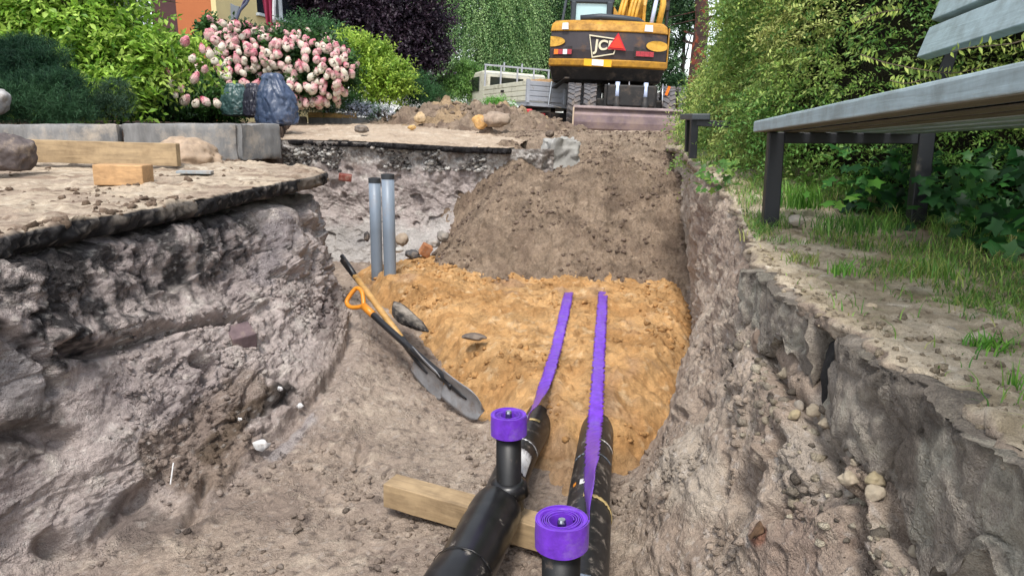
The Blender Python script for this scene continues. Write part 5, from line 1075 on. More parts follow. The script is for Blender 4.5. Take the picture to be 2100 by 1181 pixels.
def shade_core(name, ells, col, parent, sc=.62, seed=0):
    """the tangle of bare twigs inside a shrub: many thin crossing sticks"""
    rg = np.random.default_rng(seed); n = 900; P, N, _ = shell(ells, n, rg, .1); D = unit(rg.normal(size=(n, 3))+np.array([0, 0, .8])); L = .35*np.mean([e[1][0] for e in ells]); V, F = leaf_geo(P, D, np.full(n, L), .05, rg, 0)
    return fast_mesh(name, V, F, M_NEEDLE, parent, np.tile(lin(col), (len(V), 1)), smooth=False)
def stems(name, base, tops, r0, m, parent, world=True):
    for t_ in tops:
        b = np.array(base); t_ = np.array(t_); q = [b, b+(t_-b)*.35+np.array([0, 0, .05]), b+(t_-b)*.7, t_]; MB().tube([tuple(x) for x in catmull(q, 8)], [r0*(1-.1*i) for i in range(8)], 6).build(name, m, parent, True, True)
def plant(name, label, cat, base, group=None): return thing(name, label, cat, tuple(base), group=group)
def rel(ells, base): b = np.array(base); return [(np.array(c)-b, r) for c, r in ells]

# lime shrub at the upper left
b_ = PY(200, 236, 7.0); SH_ = plant('leafy_shrub', 'big lime green shrub with pointed leaves filling the upper left corner', 'shrub', b_)
E = rel([(PY(70, 40, 7.1), (1.15, .7, .62)), (PY(165, 60, 7.1), (.55, .6, .44)), (PY(275, 135, 7.0), (.50, .5, .20)), (PY(190, 165, 6.8), (.52, .45, .38)), (PY(375, 135, 7.2), (.27, .35, .14)), (PY(235, 205, 6.5), (.26, .3, .15)), (PY(60, 130, 7.0), (.9, .5, .5))], b_)
twigs('foliage', M_LEAF, E, 5200, .22, 7, .085, .52, ['#6f9a30', '#94bb42', '#abcb55', '#4d7a28', '#bcd468', '#82ac3a'], 3, SH_, (0, -.2, .35), .45, .5, .75, drop=.35)
shade_core('inner_twigs', E, '#3b3222', SH_, seed=1); stems('stem', (0, 0, -.1), [(c[0]*.8, c[1], c[2]) for c, r in E[:5]], .02, M_BARK, SH_, False) if False else None
for c, r in E[:6]: MB().tube([(c[0]*.3, 0, 0), (c[0]*.6, c[1]*.5, c[2]*.5), tuple(c)], [.022, .016, .008], 6).build('stem', M_BARK, SH_, smooth=True)
# dwarf pine
b_ = PY(90, 250, 5.6); PI_ = plant('dwarf_pine', 'dark green dwarf pine with dense needles at the left, before the lime shrub', 'pine', b_)
E = rel([(PY(45, 180, 5.75), (.42, .35, .30)), (PY(120, 205, 5.6), (.22, .25, .17)), (PY(30, 225, 5.5), (.45, .3, .17)), (PY(150, 232, 5.5), (.12, .2, .10)), (PY(70, 130, 5.8), (.20, .2, .14))], b_)
twigs('foliage', M_NEEDLE, E, 5200, .07, 16, .055, .055, ['#1f4030', '#2c5238', '#3a6242', '#18342a', '#48704a'], 5, PI_, (0, -.1, .7), .35, .55, .7, jit=.5); shade_core('inner_twigs', E, '#2c241c', PI_, seed=2)
b_ = PY(225, 232, 6.2); q_ = plant('small_conifer', 'small grey green conifer tuft below the lime shrub', 'conifer', b_)
twigs('foliage', M_NEEDLE, rel([(PY(238, 205, 6.2), (.15, .15, .13)), (PY(215, 225, 6.1), (.2, .15, .08))], b_), 700, .06, 12, .04, .08, ['#3c5a40', '#55705a', '#2e4a34'], 6, q_, (0, 0, .6), .5)
# hydrangea
b_ = PY(560, 232, 9.1); HY = plant('hydrangea', 'wide hydrangea shrub covered with pink and white flower heads', 'shrub', b_)
EH = rel([(PY(600, 125, 9.2), (.68, .4, .34)), (PY(660, 140, 9.1), (.42, .4, .32)), (PY(505, 120, 9.2), (.45, .4, .34)), (PY(440, 90, 9.3), (.22, .3, .26)), (PY(445, 175, 8.9), (.55, .35, .24)), (PY(685, 150, 9.0), (.28, .35, .32)), (PY(620, 190, 9.0), (.55, .35, .18)), (PY(395, 165, 9.0), (.30, .3, .26))], b_)
twigs('foliage', M_LEAF, [(c, tuple(np.array(r)*.86)) for c, r in EH], 3000, .12, 6, .09, .55, ['#2c4a24', '#3a602c', '#4c7838', '#223c1c'], 9, HY, (0, 0, .2), .5, .3, .6); shade_core('inner_twigs', EH, '#3a2f24', HY, seed=3)
rg = np.random.default_rng(21)
def head_mesh(seed, pink, w0, w1, n=130):
    r = np.random.default_rng(seed); d = unit(r.normal(size=(n, 3))); t = d[:, 2]*.5+.5; rad = np.interp(t, [0, .3, .75, 1], [.75, 1.0, .72, .35]); P = d*np.stack([rad*w0, rad*w0, np.full(n, w1)], 1)*(.9+.15*r.random(n))[:, None]
    Vs, Fs, Cs = [], [], []
    for a in range(2):
        s1 = unit(np.cross(d, r.normal(size=(n, 3)))); s2 = np.cross(d, s1); q = .024*(.8+.5*r.random(n))[:, None]; b = n*4*a
        Vs.append(np.stack([P+s1*q, P+s2*q+d*.004, P-s1*q, P-s2*q+d*.004], 1).reshape(-1, 3)); Fs.append(np.arange(n)[:, None]*4+b+np.array([[0, 1, 2, 3]]))
        k = np.clip(t*1.2-.25+r.normal(size=n)*.18+pink-.18, 0, 1)[:, None]; Cs.append(np.repeat(lin('#f3eddf')*(1-k)+lin('#f0a3b4')*k, 4, axis=0))
    return np.concatenate(Vs), np.concatenate(Fs), np.concatenate(Cs)
protos = []
for i in range(6):
    V, F, C_ = head_mesh(100+i, [-.35, -.1, .1, .25, .45, 0][i], .058+.006*(i % 3), .078+.01*(i % 2)); protos.append((V, F, C_))
hm = []
pts = [(x, y) for x, y in [(457, 48), (472, 56), (487, 50), (428, 72), (440, 82), (455, 95), (430, 110), (380, 205), (402, 212), (421, 208), (445, 212), (640, 200), (655, 208), (600, 195), (614, 203), (690, 95), (698, 125), (722, 150), (700, 185)]]
sel = []
for gy in np.arange(44, 228, 11.0):
    for gx in np.arange(345, 732, 13.5):
        x, y = gx+rg.uniform(-6, 6)+(8 if int(gy) % 2 else 0), gy+rg.uniform(-5, 5)
        if (x < 425 and y < 120) or rg.random() < (.26 if y < 150 else .5): continue
        best = None
        for c, r in EH:
            c = np.array(c)+b_; p = PY(x, y, c[1]-.2); q = ((p[0]-c[0])/r[0])**2+((p[2]-c[2])/r[2])**2
            if q < 1.12: yy = c[1]-r[1]*math.sqrt(max(0, 1-q))*1.02-.06; best = yy if best is None else min(best, yy)
        if best: sel.append((x, y, PY(x, y, best)))
for x, y in pts+[(380, 85), (395, 120), (420, 142), (400, 160), (350, 168), (372, 182), (440, 125), (415, 100), (360, 195), (345, 150)]: sel.append((x, y, PY(x, y, 8.75 if x > 460 else 6.75)))
meshes_ = {}
for i, (x, y, p) in enumerate(sel[-298:]):
    k = int(rg.integers(0, 6)); V, F, C_ = protos[k]
    if k not in meshes_: o = fast_mesh('flower_head', V, F, M_PETAL, HY, C_, smooth=False); meshes_[k] = o
    else: o = meshes_[k].copy(); COL.objects.link(o)
    o.parent = HY; o.location = tuple(np.array(p)-b_); o.rotation_euler = (rg.uniform(-.7, .5)-.2, rg.uniform(-.8, .8), rg.uniform(0, 6)); s_ = rg.uniform(.44, .76)*(.85 if p[1] < 7.5 else 1); o.scale = (s_, s_, s_*rg.uniform(.9, 1.25))
# golden shrub and its neighbours
def bush(name, label, cat, px, py, Y, ells, n, tl, nl, ls, asp, cols, seed, m=None, group=None, **kw):
    b = PY(px, py, Y); o = plant(name, label, cat, b, group); E_ = rel([(PY(x, y, Y+dy), r) for x, y, dy, r in ells], b)
    twigs('foliage', m or M_LEAF, E_, n, tl, nl, ls, asp, cols, seed, o, **kw); shade_core('inner_twigs', E_, '#3a3022', o, seed=seed); return o
bush('golden_shrub', 'bright yellow green shrub right of the flowering hydrangea', 'shrub', 745, 225, 10.2, [(735, 150, 0, (.42, .35, .36)), (715, 105, .2, (.16, .2, .14)), (775, 185, -.1, (.3, .3, .25)), (770, 130, .2, (.15, .2, .14)), (810, 170, 0, (.2, .25, .2))], 1700, .18, 7, .07, .5, ['#86a83a', '#a3c046', '#b9cf5c', '#6f9433'], 31)
bush('yew_bush', 'dark green spreading conifer between the golden shrub and the spoil heap', 'conifer', 820, 225, 10.9, [(825, 190, 0, (.45, .4, .24)), (800, 165, .2, (.2, .2, .22)), (870, 205, 0, (.3, .3, .13))], 2300, .16, 12, .045, .16, ['#1e3d24', '#2d5230', '#3c6839'], 32, M_NEEDLE, drop=.3)
bush('garden_bush', 'dark green bush between hydrangea and yellow wall', 'shrub', 600, 120, 11.5, [(625, 90, 0, (.38, .4, .26)), (665, 100, 0, (.3, .3, .3)), (550, 105, 0, (.3, .3, .15))], 1100, .2, 8, .06, .4, ['#2c5230', '#3d6a3c', '#5a8450'], 33)
bush('border_plant', 'low green border plant with tiny white flowers behind the big bag', 'plant', 650, 235, 9.55, [(645, 222, 0, (.26, .15, .10)), (680, 225, 0, (.14, .12, .08))], 420, .09, 8, .035, .35, ['#3f6a3a', '#557f48', '#2f5430', '#c8cbd8'], 34)
bush('border_plant', 'round light green border plant above the yellow board', 'plant', 712, 235, 9.7, [(712, 215, 0, (.20, .15, .10))], 300, .09, 8, .035, .3, ['#4f8046', '#649452', '#39643a'], 35)
bush('border_flowers', 'mat of white flowers spilling over the edging stone right of the yellow board', 'flowers', 750, 240, 9.6, [(735, 228, 0, (.30, .15, .06)), (775, 235, 0, (.22, .15, .06))], 420, .07, 7, .032, .7, ['#d9dced', '#c2c8de', '#4e7748', '#3f6a3c', '#e6e6ee'], 36)
# under the hydrangea: dark planting
bush('low_shrub', 'dark low foliage under the hydrangea and lime shrub', 'shrub', 380, 232, 8.2, [(360, 205, 0, (.55, .3, .16)), (430, 215, .3, (.4, .3, .12)), (300, 215, -.5, (.4, .3, .12))], 1200, .14, 7, .07, .5, ['#27451f', '#345a28', '#456f30'], 37)
for i_, (px, w_, lab) in enumerate([(690, 0, 'a')]): pass

bush('low_shrub', 'deep green dense shrubs at the foot of the orange wall', 'shrub', 200, 232, 9.5, [(60, 200, 0, (1.0, .4, .33)), (220, 205, 0, (1.0, .4, .30)), (360, 215, .3, (.6, .3, .24)), (440, 215, .3, (.4, .3, .2))], 3600, .16, 7, .09, .5, ['#2c4a24', '#3a6030', '#4c7838'], 38, bottom=-1)
# ---- trees: tapered trunk, limbs and a crown of twigs
def tree(name, label, px, Y, ells, n, tl, nl, ls, asp, cols, seed, barkc, r=.16, lean=0, m=None, group=None, gz=.0, limbs=7, top=None, **kw):
    b = PY(px, 250, Y); b[2] = gz; o = plant(name, label, 'tree', b, group); mb_ = plain('bark_'+name+str(seed), barkc, .95, var=.5, scale=5, bd=.02)
    E_ = rel([(PY(x, y, Y+dy), rr_) for x, y, dy, rr_ in ells], b); ht = top or max(c[2]+r_[2]*.5 for c, r_ in E_)
    pth = catmull([(0, 0, -.3), (lean*.25, 0, ht*.33), (lean*.6, 0, ht*.66), (lean, 0, ht)], 14); MB().tube([tuple(p) for p in pth], [r*(1.15-.8*i/13) for i in range(14)], 12).build('trunk', mb_, o, smooth=True)
    rg = np.random.default_rng(seed)
    for k in range(limbs):
        c, rr_ = E_[k % len(E_)]; t = pth[int(rg.integers(4, 12))]; e = np.array(c)+rg.normal(size=3)*np.array(rr_)*.45; md = (t+e)/2+np.array([0, 0, .25]); MB().tube([tuple(x) for x in catmull([t, md, e], 8)], [r*.38*(1-.1*i) for i in range(8)], 6).build('limb', mb_, o, smooth=True)
    twigs('crown', m or M_LEAF, E_, n, tl, nl, ls, asp, cols, seed, o, **kw); return o
tree('purple_plum', 'dark purple leaved tree between the yellow house and the birches', 770, 20, [(700, 10, 0, (1.35, 1, 1.1)), (820, 25, .3, (1.35, 1, 1.1)), (760, 95, -.2, (1.35, 1, .95)), (855, 110, .2, (.85, .8, .85)), (700, 120, .4, (.75, .8, .8)), (640, 50, .6, (.5, .6, .7)), (830, 170, 0, (.7, .6, .5))], 8200, .34, 8, .12, .6,
     ['#2b2330', '#3a2d3c', '#221c28', '#4a3a48', '#332630'], 51, '#3c3230', .13, group=None, rmin=.35, front=.5, gz=-.2)
BG_ = ['#2f5230', '#5f8a50', '#86ad66', '#9cc07a', '#4a7444', '#b4d090']
tree('birch', 'weeping pale green birch left of the truck cab', 1000, 26, [(980, 0, 0, (1.2, 1, 2.2)), (960, 110, 0, (.95, .9, 1.6)), (1040, 40, .5, (1.1, 1, 2.0)), (1030, 130, .3, (.9, .9, 1.2)), (990, 180, 0, (.9, .8, .7))], 4600, .85, 16, .085, .55, BG_, 52, '#8b8a80', .13, group='weeping birches behind the machines', rmin=.3, front=.5, drop=1.1, spread=.5, dirb=(0, 0, -.5), gz=-.2)
tree('birch', 'weeping birch with a dark trunk just left of the excavator', 1118, 28, [(1110, 0, 0, (1.4, 1, 2.2)), (1150, 90, .5, (1.1, 1, 1.6)), (1090, 130, 0, (1.0, .9, 1.3)), (1180, 20, .3, (.9, 1, 1.8))], 3800, .85, 16, .085, .55, ['#25442a', '#42693e', '#6a9455', '#8cb26a', '#355a36'], 53, '#3f3a34', .24, group='weeping birches behind the machines', rmin=.3, drop=1.1, spread=.5, dirb=(0, 0, -.5), gz=-.2)
tree('birch', 'dense green tree right behind the excavator cab', 1260, 31, [(1230, 20, 0, (1.7, 1, 2.3)), (1290, 110, .5, (1.5, 1, 1.6)), (1330, 10, .6, (1.0, 1, 1.9))], 3600, .6, 11, .11, .55, ['#2c4c2e', '#4f7844', '#7da45e'], 54, '#55504a', .18, group='weeping birches behind the machines', rmin=.3, drop=.6, gz=-.2)
tree('roadside_tree', 'dark leafy tree with bright sky showing through right of the excavator', 1395, 27, [(1370, 30, 0, (.75, .6, .8)), (1395, 0, .3, (.8, .6, .7)), (1372, 120, .2, (.42, .5, .5)), (1420, 60, 0, (.35, .5, .5)), (1385, 185, 0, (.55, .5, .4)), (1362, 170, 0, (.45, .4, .6))], 1500, .35, 9, .13, .6, ['#2c4a2e', '#3d6038', '#20382a', '#56784a'], 55, '#2c2622', .09, rmin=.4, gz=-.2, limbs=10)
p_ = plant('pine_trunk', 'dark leaning pine trunk with orange bark patches at the hedge end', 'tree', PY(1432, 240, 12.5))
bk = plain('pine_bark', '#3b2c28', .95, var=.5, scale=9, bd=.03, dirt=('#b5512f', .32)); pth = [tuple(PY(x, y, 12.5)-np.array(p_.location)) for x, y in ((1420, 280), (1426, 190), (1434, 100), (1440, 40), (1436, -20), (1424, -120))]
MB().tube([tuple(x) for x in catmull(pth, 18)], [.15-.004*i for i in range(18)], 14).build('trunk', bk, p_, smooth=True)
rg = np.random.default_rng(5)
for k in range(7):
    t = np.array(catmull(pth, 18)[int(6+k*1.4)]); MB().tube([tuple(t), tuple(t+np.array([rg.choice([-1, 1])*.25, .1, .1])), tuple(t+np.array([rg.choice([-1, 1])*.5, .2, -.05]))], [.02, .014, .006], 6).build('dead_branch', bk, p_, smooth=True)
# far trees closing the view
FT = 'far trees closing the view'
for i_, (px, lab, cc_) in enumerate([(900, 'mid green tree seen between purple tree and birch', '#4f7a44'), (1070, 'green tree mass seen through the birches', '#4a7440'), (660, 'green tree glimpsed between the house and the purple tree', '#5a7f4c'), (1200, 'deep green tree behind the excavator cab', '#44703f'), (1330, 'grey green tree behind the excavator boom', '#4a6c44')]):
    w_ = 2.6 if px != 1330 else 1.1
    tree('far_tree', lab, px, 40+i_, [(px, 60, 0, (w_, 1.5, 3.6)), (px-30, 160, 0, (w_*.8, 1.5, 1.8)), (px+40, 10, 0, (w_*.8, 1.5, 3))], 2200, .6, 8, .22, .6, ['#2f5230', cc_, '#5d8850', '#8fb878'], 60+i_, '#4b443c', .25, group=FT, rmin=.2, gz=-.2)
bush('roadside_bush', 'light green bush left of the truck cab', 'shrub', 925, 215, 20.5, [(925, 185, 0, (.50, .4, .26)), (955, 165, .3, (.4, .4, .4)), (900, 195, 0, (.3, .3, .18))], 1300, .25, 8, .09, .4, ['#6f9a4a', '#86ad58', '#557f40'], 41, drop=.4)
bush('weed_patch', 'fresh green weeds growing on the spoil heap below the truck', 'weeds', 1010, 225, 11.6, [(1015, 218, 0, (.22, .15, .06)), (1040, 224, 0, (.12, .12, .04))], 260, .10, 7, .05, .3, ['#5d9a3c', '#73ad48'], 42)

# ---- hedge on the right bank
HYs = [1.0, 2.0, 2.8, 3.4, 4.0, 4.6, 5.5, 7.0, 8.2, 9.5]; HXs = [2.5, 2.25, 1.98, 1.62, 1.26, 1.24, 1.42, 1.70, 2.0, 2.5]
def hx(Y, h, P=None):
    q = np.stack([Y*1.0, h*1.0, Y*0], -1); return np.interp(Y, HYs, HXs)+.30*np.maximum(h-.1, 0)*sstep(3.2, 5.5, Y)+.10*np.maximum(.5-h, 0)+.26*perlin(q*1.5+3)+.13*perlin(q*4+7)+.05*perlin(q*9)
HG = plant('hedge', 'tall loose hedge of small yellow green leaves behind the bench', 'hedge', (1.7, 4.0, .2)); hb = np.array([1.7, 4.0, .2])
rg = np.random.default_rng(77); n = 27000
Yh = 1.1+8.3*rg.random(n)**1.15; hh = -.02+2.35*rg.random(n)**.9; dep = np.abs(rg.normal(size=n))*.16; Xh = hx(Yh, hh)+dep-.03; Pg = np.stack([Xh, Yh, .12+hh*.98], 1)-hb
D = unit(np.stack([-np.ones(n)*.9, -.45*np.ones(n), .25*np.ones(n)], 1)+rg.normal(size=(n, 3))*.55); nl = 13; L = (.10+.13*rg.random(n)**2)*(1+.10*(Yh-3)); t = (np.arange(nl)+.5)/nl; bend = np.array([0, 0, -.55])
C = Pg[:, None]+D[:, None]*(L[:, None]*t)[..., None]+bend*(L[:, None]*t**2)[..., None]; side = unit(np.cross(D, rg.normal(size=(n, 3)))); sg = np.where(np.arange(nl) % 2, 1, -1)
ld = D[:, None]*.6+side[:, None]*sg[None, :, None]*.8+rg.normal(size=(n, nl, 3))*.2; sz = ((.0165+.009*rg.random((n, nl)))*(1+.16*np.maximum(Yh-3, 0))[:, None])
V, F = leaf_geo(C.reshape(-1, 3), ld.reshape(-1, 3), sz.ravel(), .42, rg, .2)
pal = np.array([lin(c) for c in ['#5f8a3c', '#7ba048', '#94b054', '#b0bf66', '#46702f', '#c6cc7e', '#8a8a48']]); nz = perlin(np.stack([Yh*1.2, hh*1.2, Xh], 1)+9)*1.5+perlin(np.stack([Yh*5, hh*5, Xh], 1))*.7
low = sstep(.75, .1, hh)*sstep(5, 3.4, Yh)
k = np.clip((nz*.5+.42-low*.3+rg.normal(size=n)*.15)*7, 0, 6).astype(int); base = pal[k][:, None]*.7+pal[rg.integers(0, 7, (n, nl))]*.3
base = base*(.72+.5*rg.random((n, nl)))[..., None]; base = mixc(base, lin('#4f8a3c'), np.repeat((sstep(.2, .7, perlin(np.stack([Yh, hh*1.5, Xh], 1)+30)+.1)+low*.5).clip(0, 1)[:, None], nl, 1)*.6)
fast_mesh('foliage', V, F, M_LEAF, HG, np.repeat(base.reshape(-1, 3), 4, axis=0), smooth=False)
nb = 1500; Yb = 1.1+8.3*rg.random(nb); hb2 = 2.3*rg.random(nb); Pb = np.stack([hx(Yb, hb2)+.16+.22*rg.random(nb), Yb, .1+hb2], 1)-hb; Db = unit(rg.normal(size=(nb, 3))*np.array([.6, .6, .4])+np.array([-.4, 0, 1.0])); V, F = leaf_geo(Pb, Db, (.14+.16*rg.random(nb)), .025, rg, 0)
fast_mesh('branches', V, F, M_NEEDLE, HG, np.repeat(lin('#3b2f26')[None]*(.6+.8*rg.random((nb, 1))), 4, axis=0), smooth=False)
# dark sheets added deep inside the hedge to block light
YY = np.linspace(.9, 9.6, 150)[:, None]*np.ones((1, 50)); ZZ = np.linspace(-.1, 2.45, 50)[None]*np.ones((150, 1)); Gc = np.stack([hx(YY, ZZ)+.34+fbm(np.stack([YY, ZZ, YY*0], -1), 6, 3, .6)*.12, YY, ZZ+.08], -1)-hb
Gc2 = Gc.copy(); Gc2[..., 0] += .5; o = sheet('dark_backing', Gc, M_SOIL, soil_col(Gc, '#2b2a1c', '#1d1e14', '#3d3a26', 12, 3)*.8); o.parent = HG
o = sheet('dark_backing', Gc2, M_SOIL, soil_col(Gc, '#2b2a1c', '#1d1e14', '#3d3a26', 12, 3)*.8); o.parent = HG
# arching sprays in front of the hedge, one object each
def spray(label, pts, nl, ls, cols, seed, asp=.36):
    P = catmull([PY(*p) for p in pts], nl); b = P[0].copy(); o = plant('hedge_spray', label, 'twig', b, 'sprays arching out of the hedge'); MB().tube([tuple(p-b) for p in P[::2]], .0018, 5).build('stem', M_BARK, o, smooth=True)
    rg = np.random.default_rng(seed); d = unit(np.gradient(P, axis=0)); C2 = np.repeat(P-b, 2, axis=0); dd = np.repeat(d, 2, axis=0); s_ = np.tile([1, -1], nl)[:, None]; L_ = dd*.5+s_*np.array([0, .25, .9])+rg.normal(size=dd.shape)*.2
    V, F = leaf_geo(C2, L_, ls*(.7+.5*rg.random(len(C2))), asp, rg, .2, up=np.array([0, -1.0, .2])); cc = np.array([lin(c) for c in cols])[rg.integers(0, len(cols), len(C2))]; fast_mesh('leaves', V, F, M_LEAF, o, np.repeat(cc, 4, axis=0), smooth=False)
LG = ['#8aa044', '#a2b452', '#b8c468', '#6f8a3a']
spray('leafy spray ending left below the lowest back slat', [(1765, 112, 3.0), (1820, 130, 2.95), (1900, 145, 2.9), (1960, 150, 2.9), (2015, 138, 2.9)], 26, .030, LG, 1)
spray('bright spray below the spray under the back slat', [(1825, 165, 2.9), (1860, 172, 2.9), (1905, 160, 2.95), (1950, 150, 3.0)], 16, .030, LG, 2)
spray('spray whose yellow tip touches the right edge above the seat', [(1950, 106, 2.6), (2000, 96, 2.5), (2060, 93, 2.3), (2110, 80, 2.2)], 9, .03, LG, 3)
spray('upright spray in front of the hedge left of the seat', [(1720, 200, 3.6), (1700, 160, 3.6), (1690, 120, 3.6), (1700, 80, 3.6)], 20, .034, ['#6f8a4a', '#86a05a'], 4)
spray('yellow green spray on the hedge beside the top back slat', [(1850, 20, 3.3), (1800, 28, 3.25), (1750, 50, 3.2)], 18, .032, LG, 5)

# ---- grass and ground plants on the bank
def bank_z(x, y): return zright(x, y)+.008
def blades(name, label, X, Y, Lg, cols, seed, zf=bank_z, wd=.0032, bendy=.6, kind='stuff'):
    rg = np.random.default_rng(seed); n = len(X); a = rg.uniform(0, 2*PI, n); h = np.stack([np.cos(a), np.sin(a), np.zeros(n)], 1); B = np.stack([X, Y, zf(X, Y)-.004], 1); S_ = np.stack([-h[:, 1], h[:, 0], np.zeros(n)], 1); bw = bendy*(.3+rg.random(n))[:, None]; L_ = Lg[:, None]
    rows = []
    for t, w_ in ((0, 1), (.35, .9), (.7, .6), (1, .06)): c = B+np.array([0, 0, 1])*L_*t*(1-.35*bw*t)+h*L_*bw*t*t; rows += [c-S_*wd*w_*.5*(1+L_*3), c+S_*wd*w_*.5*(1+L_*3)]
    V = np.stack(rows, 1).reshape(-1, 3); b = np.arange(n)[:, None]*8; F = np.concatenate([b+np.array([[k, k+1, k+3, k+2]]) for k in (0, 2, 4)]); cc = np.array([lin(c) for c in cols])[rg.integers(0, len(cols), n)]*(.7+.6*rg.random(n))[:, None]
    return tag(fast_mesh(name, V, F, M_LEAF, None, np.repeat(cc, 8, axis=0), smooth=False), label, None, None, kind)
rg = np.random.default_rng(99); n = 110000; X = .70+2.0*rg.random(n); Y = .6+5.2*rg.random(n)
edge = np.interp(Y, [.6, 2.0, 2.45, 3.4, 4.5, 5.8], [.70, .73, .82, 1.03, 1.09, 1.3]); P = np.stack([X, Y, X*0], 1); dn = perlin(P*2.6+4)+.6*perlin(P*7)
wt = sstep(.02, .5, X-edge)*.9+.10+sstep(2.0, 3.0, Y)*.5; kp = (rg.random(n) < np.clip(wt*(.62+dn*2.3), .0, 1)) & (X > edge+.02) & (X < hx(Y, Y*0+.1)+.2)
X, Y = X[kp], Y[kp]; blades('grass', 'thin patchy grass on the dusty right bank', X, Y, .014+.034*rg.random(len(X))**2*(1+sstep(.3, .9, X-.8)+sstep(2.2, 3.2, Y)), ['#6f9444', '#86a850', '#5a8538', '#a8a868', '#4a7a30', '#78a048'], 1, wd=.0026, bendy=1.1)
def tuft(label, px, py, Y, n, Lg, r_, cols, seed, bendy=.5):
    c = PY(px, py, Y); rg = np.random.default_rng(seed); X = c[0]+rg.normal(size=n)*r_; Yt = c[1]+rg.normal(size=n)*r_; z0 = c[2]
    o = blades('grass_tuft', None, X-c[0], Yt-c[1], Lg*(.5+.6*rg.random(n)), cols, seed, zf=lambda a, b: a*0, wd=.0035, bendy=bendy); del o['kind']; o.location = tuple(c); return tag(o, label, 'grass tuft')
GC = ['#5f9a34', '#78ad42', '#4c852c', '#8fbf55']
tuft('tall bright grass tuft near the right edge of the picture', 2070, 828, 1.16, 16, .085, .006, GC, 1, .25); tuft('wide dense grass tuft before the flat grey stone', 2030, 712, 1.40, 110, .042, .024, GC, 2, .9)
tuft('grass tuft at the foot of the bench leg', 1570, 492, 2.85, 70, .06, .035, ['#8a9c4c', '#a9ab62', '#6f8f3c'], 3, .8); tuft('bright grass clump right behind the bench leg', 1640, 425, 3.25, 220, .13, .05, GC, 4, .5); tuft('grass tuft midway along the bank top', 1735, 560, 2.05, 60, .06, .025, GC, 5, .7)
tuft('grass tuft left on the bank top below the bench leg', 1640, 535, 2.3, 60, .05, .03, ['#8a9c4c', '#a9ab62', '#6f8f3c'], 6, .8); tuft('grass clump under the bench seat, dark green', 1760, 470, 2.6, 240, .08, .08, ['#4c7a30', '#3c6828', '#6a9440'], 7, .8); tuft('low grass clump right of the middle of the bank', 1900, 560, 1.95, 160, .06, .06, ['#5a8838', '#6f9640', '#8a9c4c'], 8, .8)
# lobed leaves under the bench
def lobed(name, label, cs, s, cols, seed):
    rg = np.random.default_rng(seed); n = len(cs); an = np.linspace(0, 2*PI, 11)[:-1]; rr = np.array([1, .55, .95, .55, .8, .3, .8, .55, .95, .55]); V = []; F = []; Cc = []
    for i, c in enumerate(cs):
        nrm = unit(rg.normal(size=3)*.5+np.array([-.3, -.35, .9])); a = unit(np.cross(nrm, rg.normal(size=3))); b = np.cross(nrm, a); q = s*(.6+.7*rg.random()); k = len(V); V.append(np.array(c)); V += [np.array(c)+(a*math.cos(t)+b*math.sin(t))*q*r_-nrm*q*.18*r_ for t, r_ in zip(an, rr)]
        F += [(k, k+1+j, k+1+(j+1) % 10) for j in range(10)]; cl = lin(cols[int(rg.integers(len(cols)))])*(.7+.6*rg.random()); Cc += [cl]*11
    return tag(fast_mesh(name, np.array(V), np.array(F), M_LEAF, None, np.array(Cc), smooth=False), label, None, None, 'stuff')
rg = np.random.default_rng(13); cs = []
for i in range(950):
    y_ = rg.uniform(1.3, 3.4); x_ = hx(np.array(y_), np.array(.15))-rg.random()*.55*(1 if y_ < 2.9 else .6)+.12; cs.append((x_, y_, .03+.30*rg.random()**1.3))
lobed('ground_cover', 'dark green lobed leaves crowding under the bench', cs, .040, ['#1f4a22', '#2c5c2a', '#1a3d20', '#3a6c30'], 3)
cs = [tuple(PY(x, y, 3.0)) for x, y in ((1745, 405), (1760, 398), (1782, 388), (1795, 372), (1640, 385), (1655, 398), (1720, 420), (1700, 415))]
lobed('seedlings', 'bright green seedling leaves under the seat', cs, .035, ['#5f9a3c', '#78a848'], 4)
rg = np.random.default_rng(14); cs = [tuple(PY(x, y, Yq)+np.array([0, 0, 0])) for x, y, Yq in zip(rg.uniform(1425, 1515, 60), rg.uniform(330, 392, 60), rg.uniform(3.7, 3.95, 60))]
lobed('ground_weeds', 'small weeds hanging over the broken bank edge', cs, .026, ['#5f8a44', '#86a850', '#47702f'], 5)

# ---- crumbs of soil
def crumbs(name, label, P, N, size, col, seed, shp=None):
    rg = np.random.default_rng(seed); n = len(P); V0, F0 = IV0, IF0; k = len(V0); s_ = size*(.35+rg.random(n)**5*3.2); J = 1+rg.normal(size=(n, k))*.30; A = V0[None]*J[..., None]*s_[:, None, None]*np.array([1, 1, .75]); a = rg.uniform(0, 6.3, n); c_, q_ = np.cos(a)[:, None], np.sin(a)[:, None]
    A = np.stack([A[..., 0]*c_-A[..., 1]*q_, A[..., 0]*q_+A[..., 1]*c_, A[..., 2]], -1)+(P+N*s_[:, None]*.25)[:, None]; F = (np.arange(n)[:, None, None]*k+F0[None]).reshape(-1, 3)
    cc = np.repeat(col*(.75+.5*rg.random((n, 1))), k, axis=0); return tag(fast_mesh(name, A.reshape(-1, 3), F, M_SOIL, None, cc, smooth=False), label, None, None, 'stuff')
rg = np.random.default_rng(31); T = TR.reshape(-1, 3); TN = TRN.reshape(-1, 3); TC = TRC.reshape(-1, 3); dn = perlin(T*2.1+8)+.5*perlin(T*6); ok = np.where((T[:, 1] > 1.3) & (T[:, 2] < -.3) & (dn > .0) & (TN[:, 2] > .35))[0]
ix = rg.choice(ok, 11000); crumbs('soil_crumbs', 'loose crumbs of soil scattered over the trench floor and slopes', T[ix], TN[ix], .0042, TC[ix]*.82, 1)
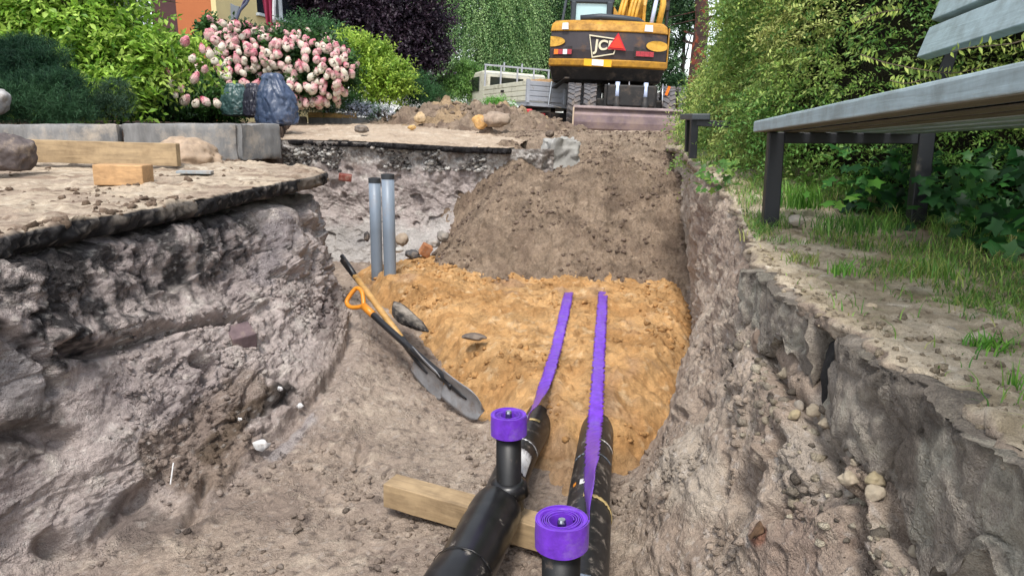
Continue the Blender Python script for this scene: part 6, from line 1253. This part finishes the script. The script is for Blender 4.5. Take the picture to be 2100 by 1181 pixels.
def onhf(G_, n, cond, seed): r = np.random.default_rng(seed); T = G_.reshape(-1, 3); ok = np.where(cond(T))[0]; return T[r.choice(ok, n)]
P = onhf(HP, 8000, lambda T: (T[:, 2] > -.7) & (perlin(T*3) > -.05), 2); crumbs('earth_clods', 'clods of earth on the dark heap', P, np.tile([0, 0, 1.0], (len(P), 1)), .0062, np.tile(lin('#8b786a')*.8, (len(P), 1)), 2)
P = onhf(SB, 2600, lambda T: (T[:, 2] > -.8) & (perlin(T*2.5) > .0), 3); crumbs('sand_lumps', 'small lumps of damp yellow sand', P, np.tile([0, 0, 1.0], (len(P), 1)), .0055, np.tile(lin('#cf9f68')*.88, (len(P), 1)), 3)
P = onhf(LS, 1500, lambda T: (T[:, 2] > .09) & (T[:, 0] > -4) & (T[:, 1] > 1.5) & (perlin(T*2.2+1) > .1), 4); crumbs('road_crumbs', 'crumbs of soil on the dusty asphalt left of the trench', P, np.tile([0, 0, 1.0], (len(P), 1)), .006, np.tile(lin('#8c7867')*.8, (len(P), 1)), 4)
P = onhf(RH, 2200, lambda T: T[:, 2] > .3, 5); crumbs('spoil_clods', 'clods and lumps on the spoil heap', P, np.tile([0, 0, 1.0], (len(P), 1)), .012, np.tile(lin('#9a8775')*.85, (len(P), 1)), 5)
P = onhf(RB, 2600, lambda T: (T[:, 0] < 1.5) & (T[:, 1] > .7) & (T[:, 1] < 4.2), 6); crumbs('bank_crumbs', 'dry crumbs on the right bank', P, np.tile([0, 0, 1.0], (len(P), 1)), .0030, np.tile(lin('#ab9c86')*.85, (len(P), 1)), 6)
W_ = BW.reshape(-1, 3); ok = np.where((W_[:, 2] > .02) & (W_[:, 2] < .22) & (W_[:, 0] > -2.4) & (W_[:, 0] < -.15) & (perlin(W_*4) > -.1))[0]; ix = rg.choice(ok, 3000); gc = np.array([lin(c) for c in ('#c9c6c0', '#8f8a86', '#aaa39b', '#5d5856')])[rg.integers(0, 4, 3000)]
crumbs('gravel_layer', 'pale gravel showing in the base course under the far asphalt', W_[ix], np.tile([0, -1.0, 0], (len(ix), 1)), .0070, gc, 7)
_k = np.where((T[:, 0] > .60) & (T[:, 0] < .72) & (T[:, 1] > .9) & (T[:, 1] < 2.4) & (T[:, 2] > -.40) & (T[:, 2] < -.18))[0]; KB0 = T[rg.choice(_k, 700)]
KB = np.stack([.66+.04*rg.random(1500)-.04*rg.random(1500)**2, .9+1.5*rg.random(1500), np.zeros(1500)], 1); KB[:, 0] -= .02; KB[:, 2] = np.interp(KB[:, 1], [.9, 1.6, 2.4], [-.37, -.34, -.24])-.05*rg.random(1500)-.5*(.72-KB[:, 0]).clip(0, .1)
crumbs('kerb_gravel', 'pale rubble packed under the old kerb stones', KB0, np.tile([-1.0, 0, 0], (700, 1)), .0050, np.array([lin(c) for c in ('#b5a892', '#8f8577', '#cfc4ae', '#6b6258')])[rg.integers(0, 4, 700)]*.85, 8)
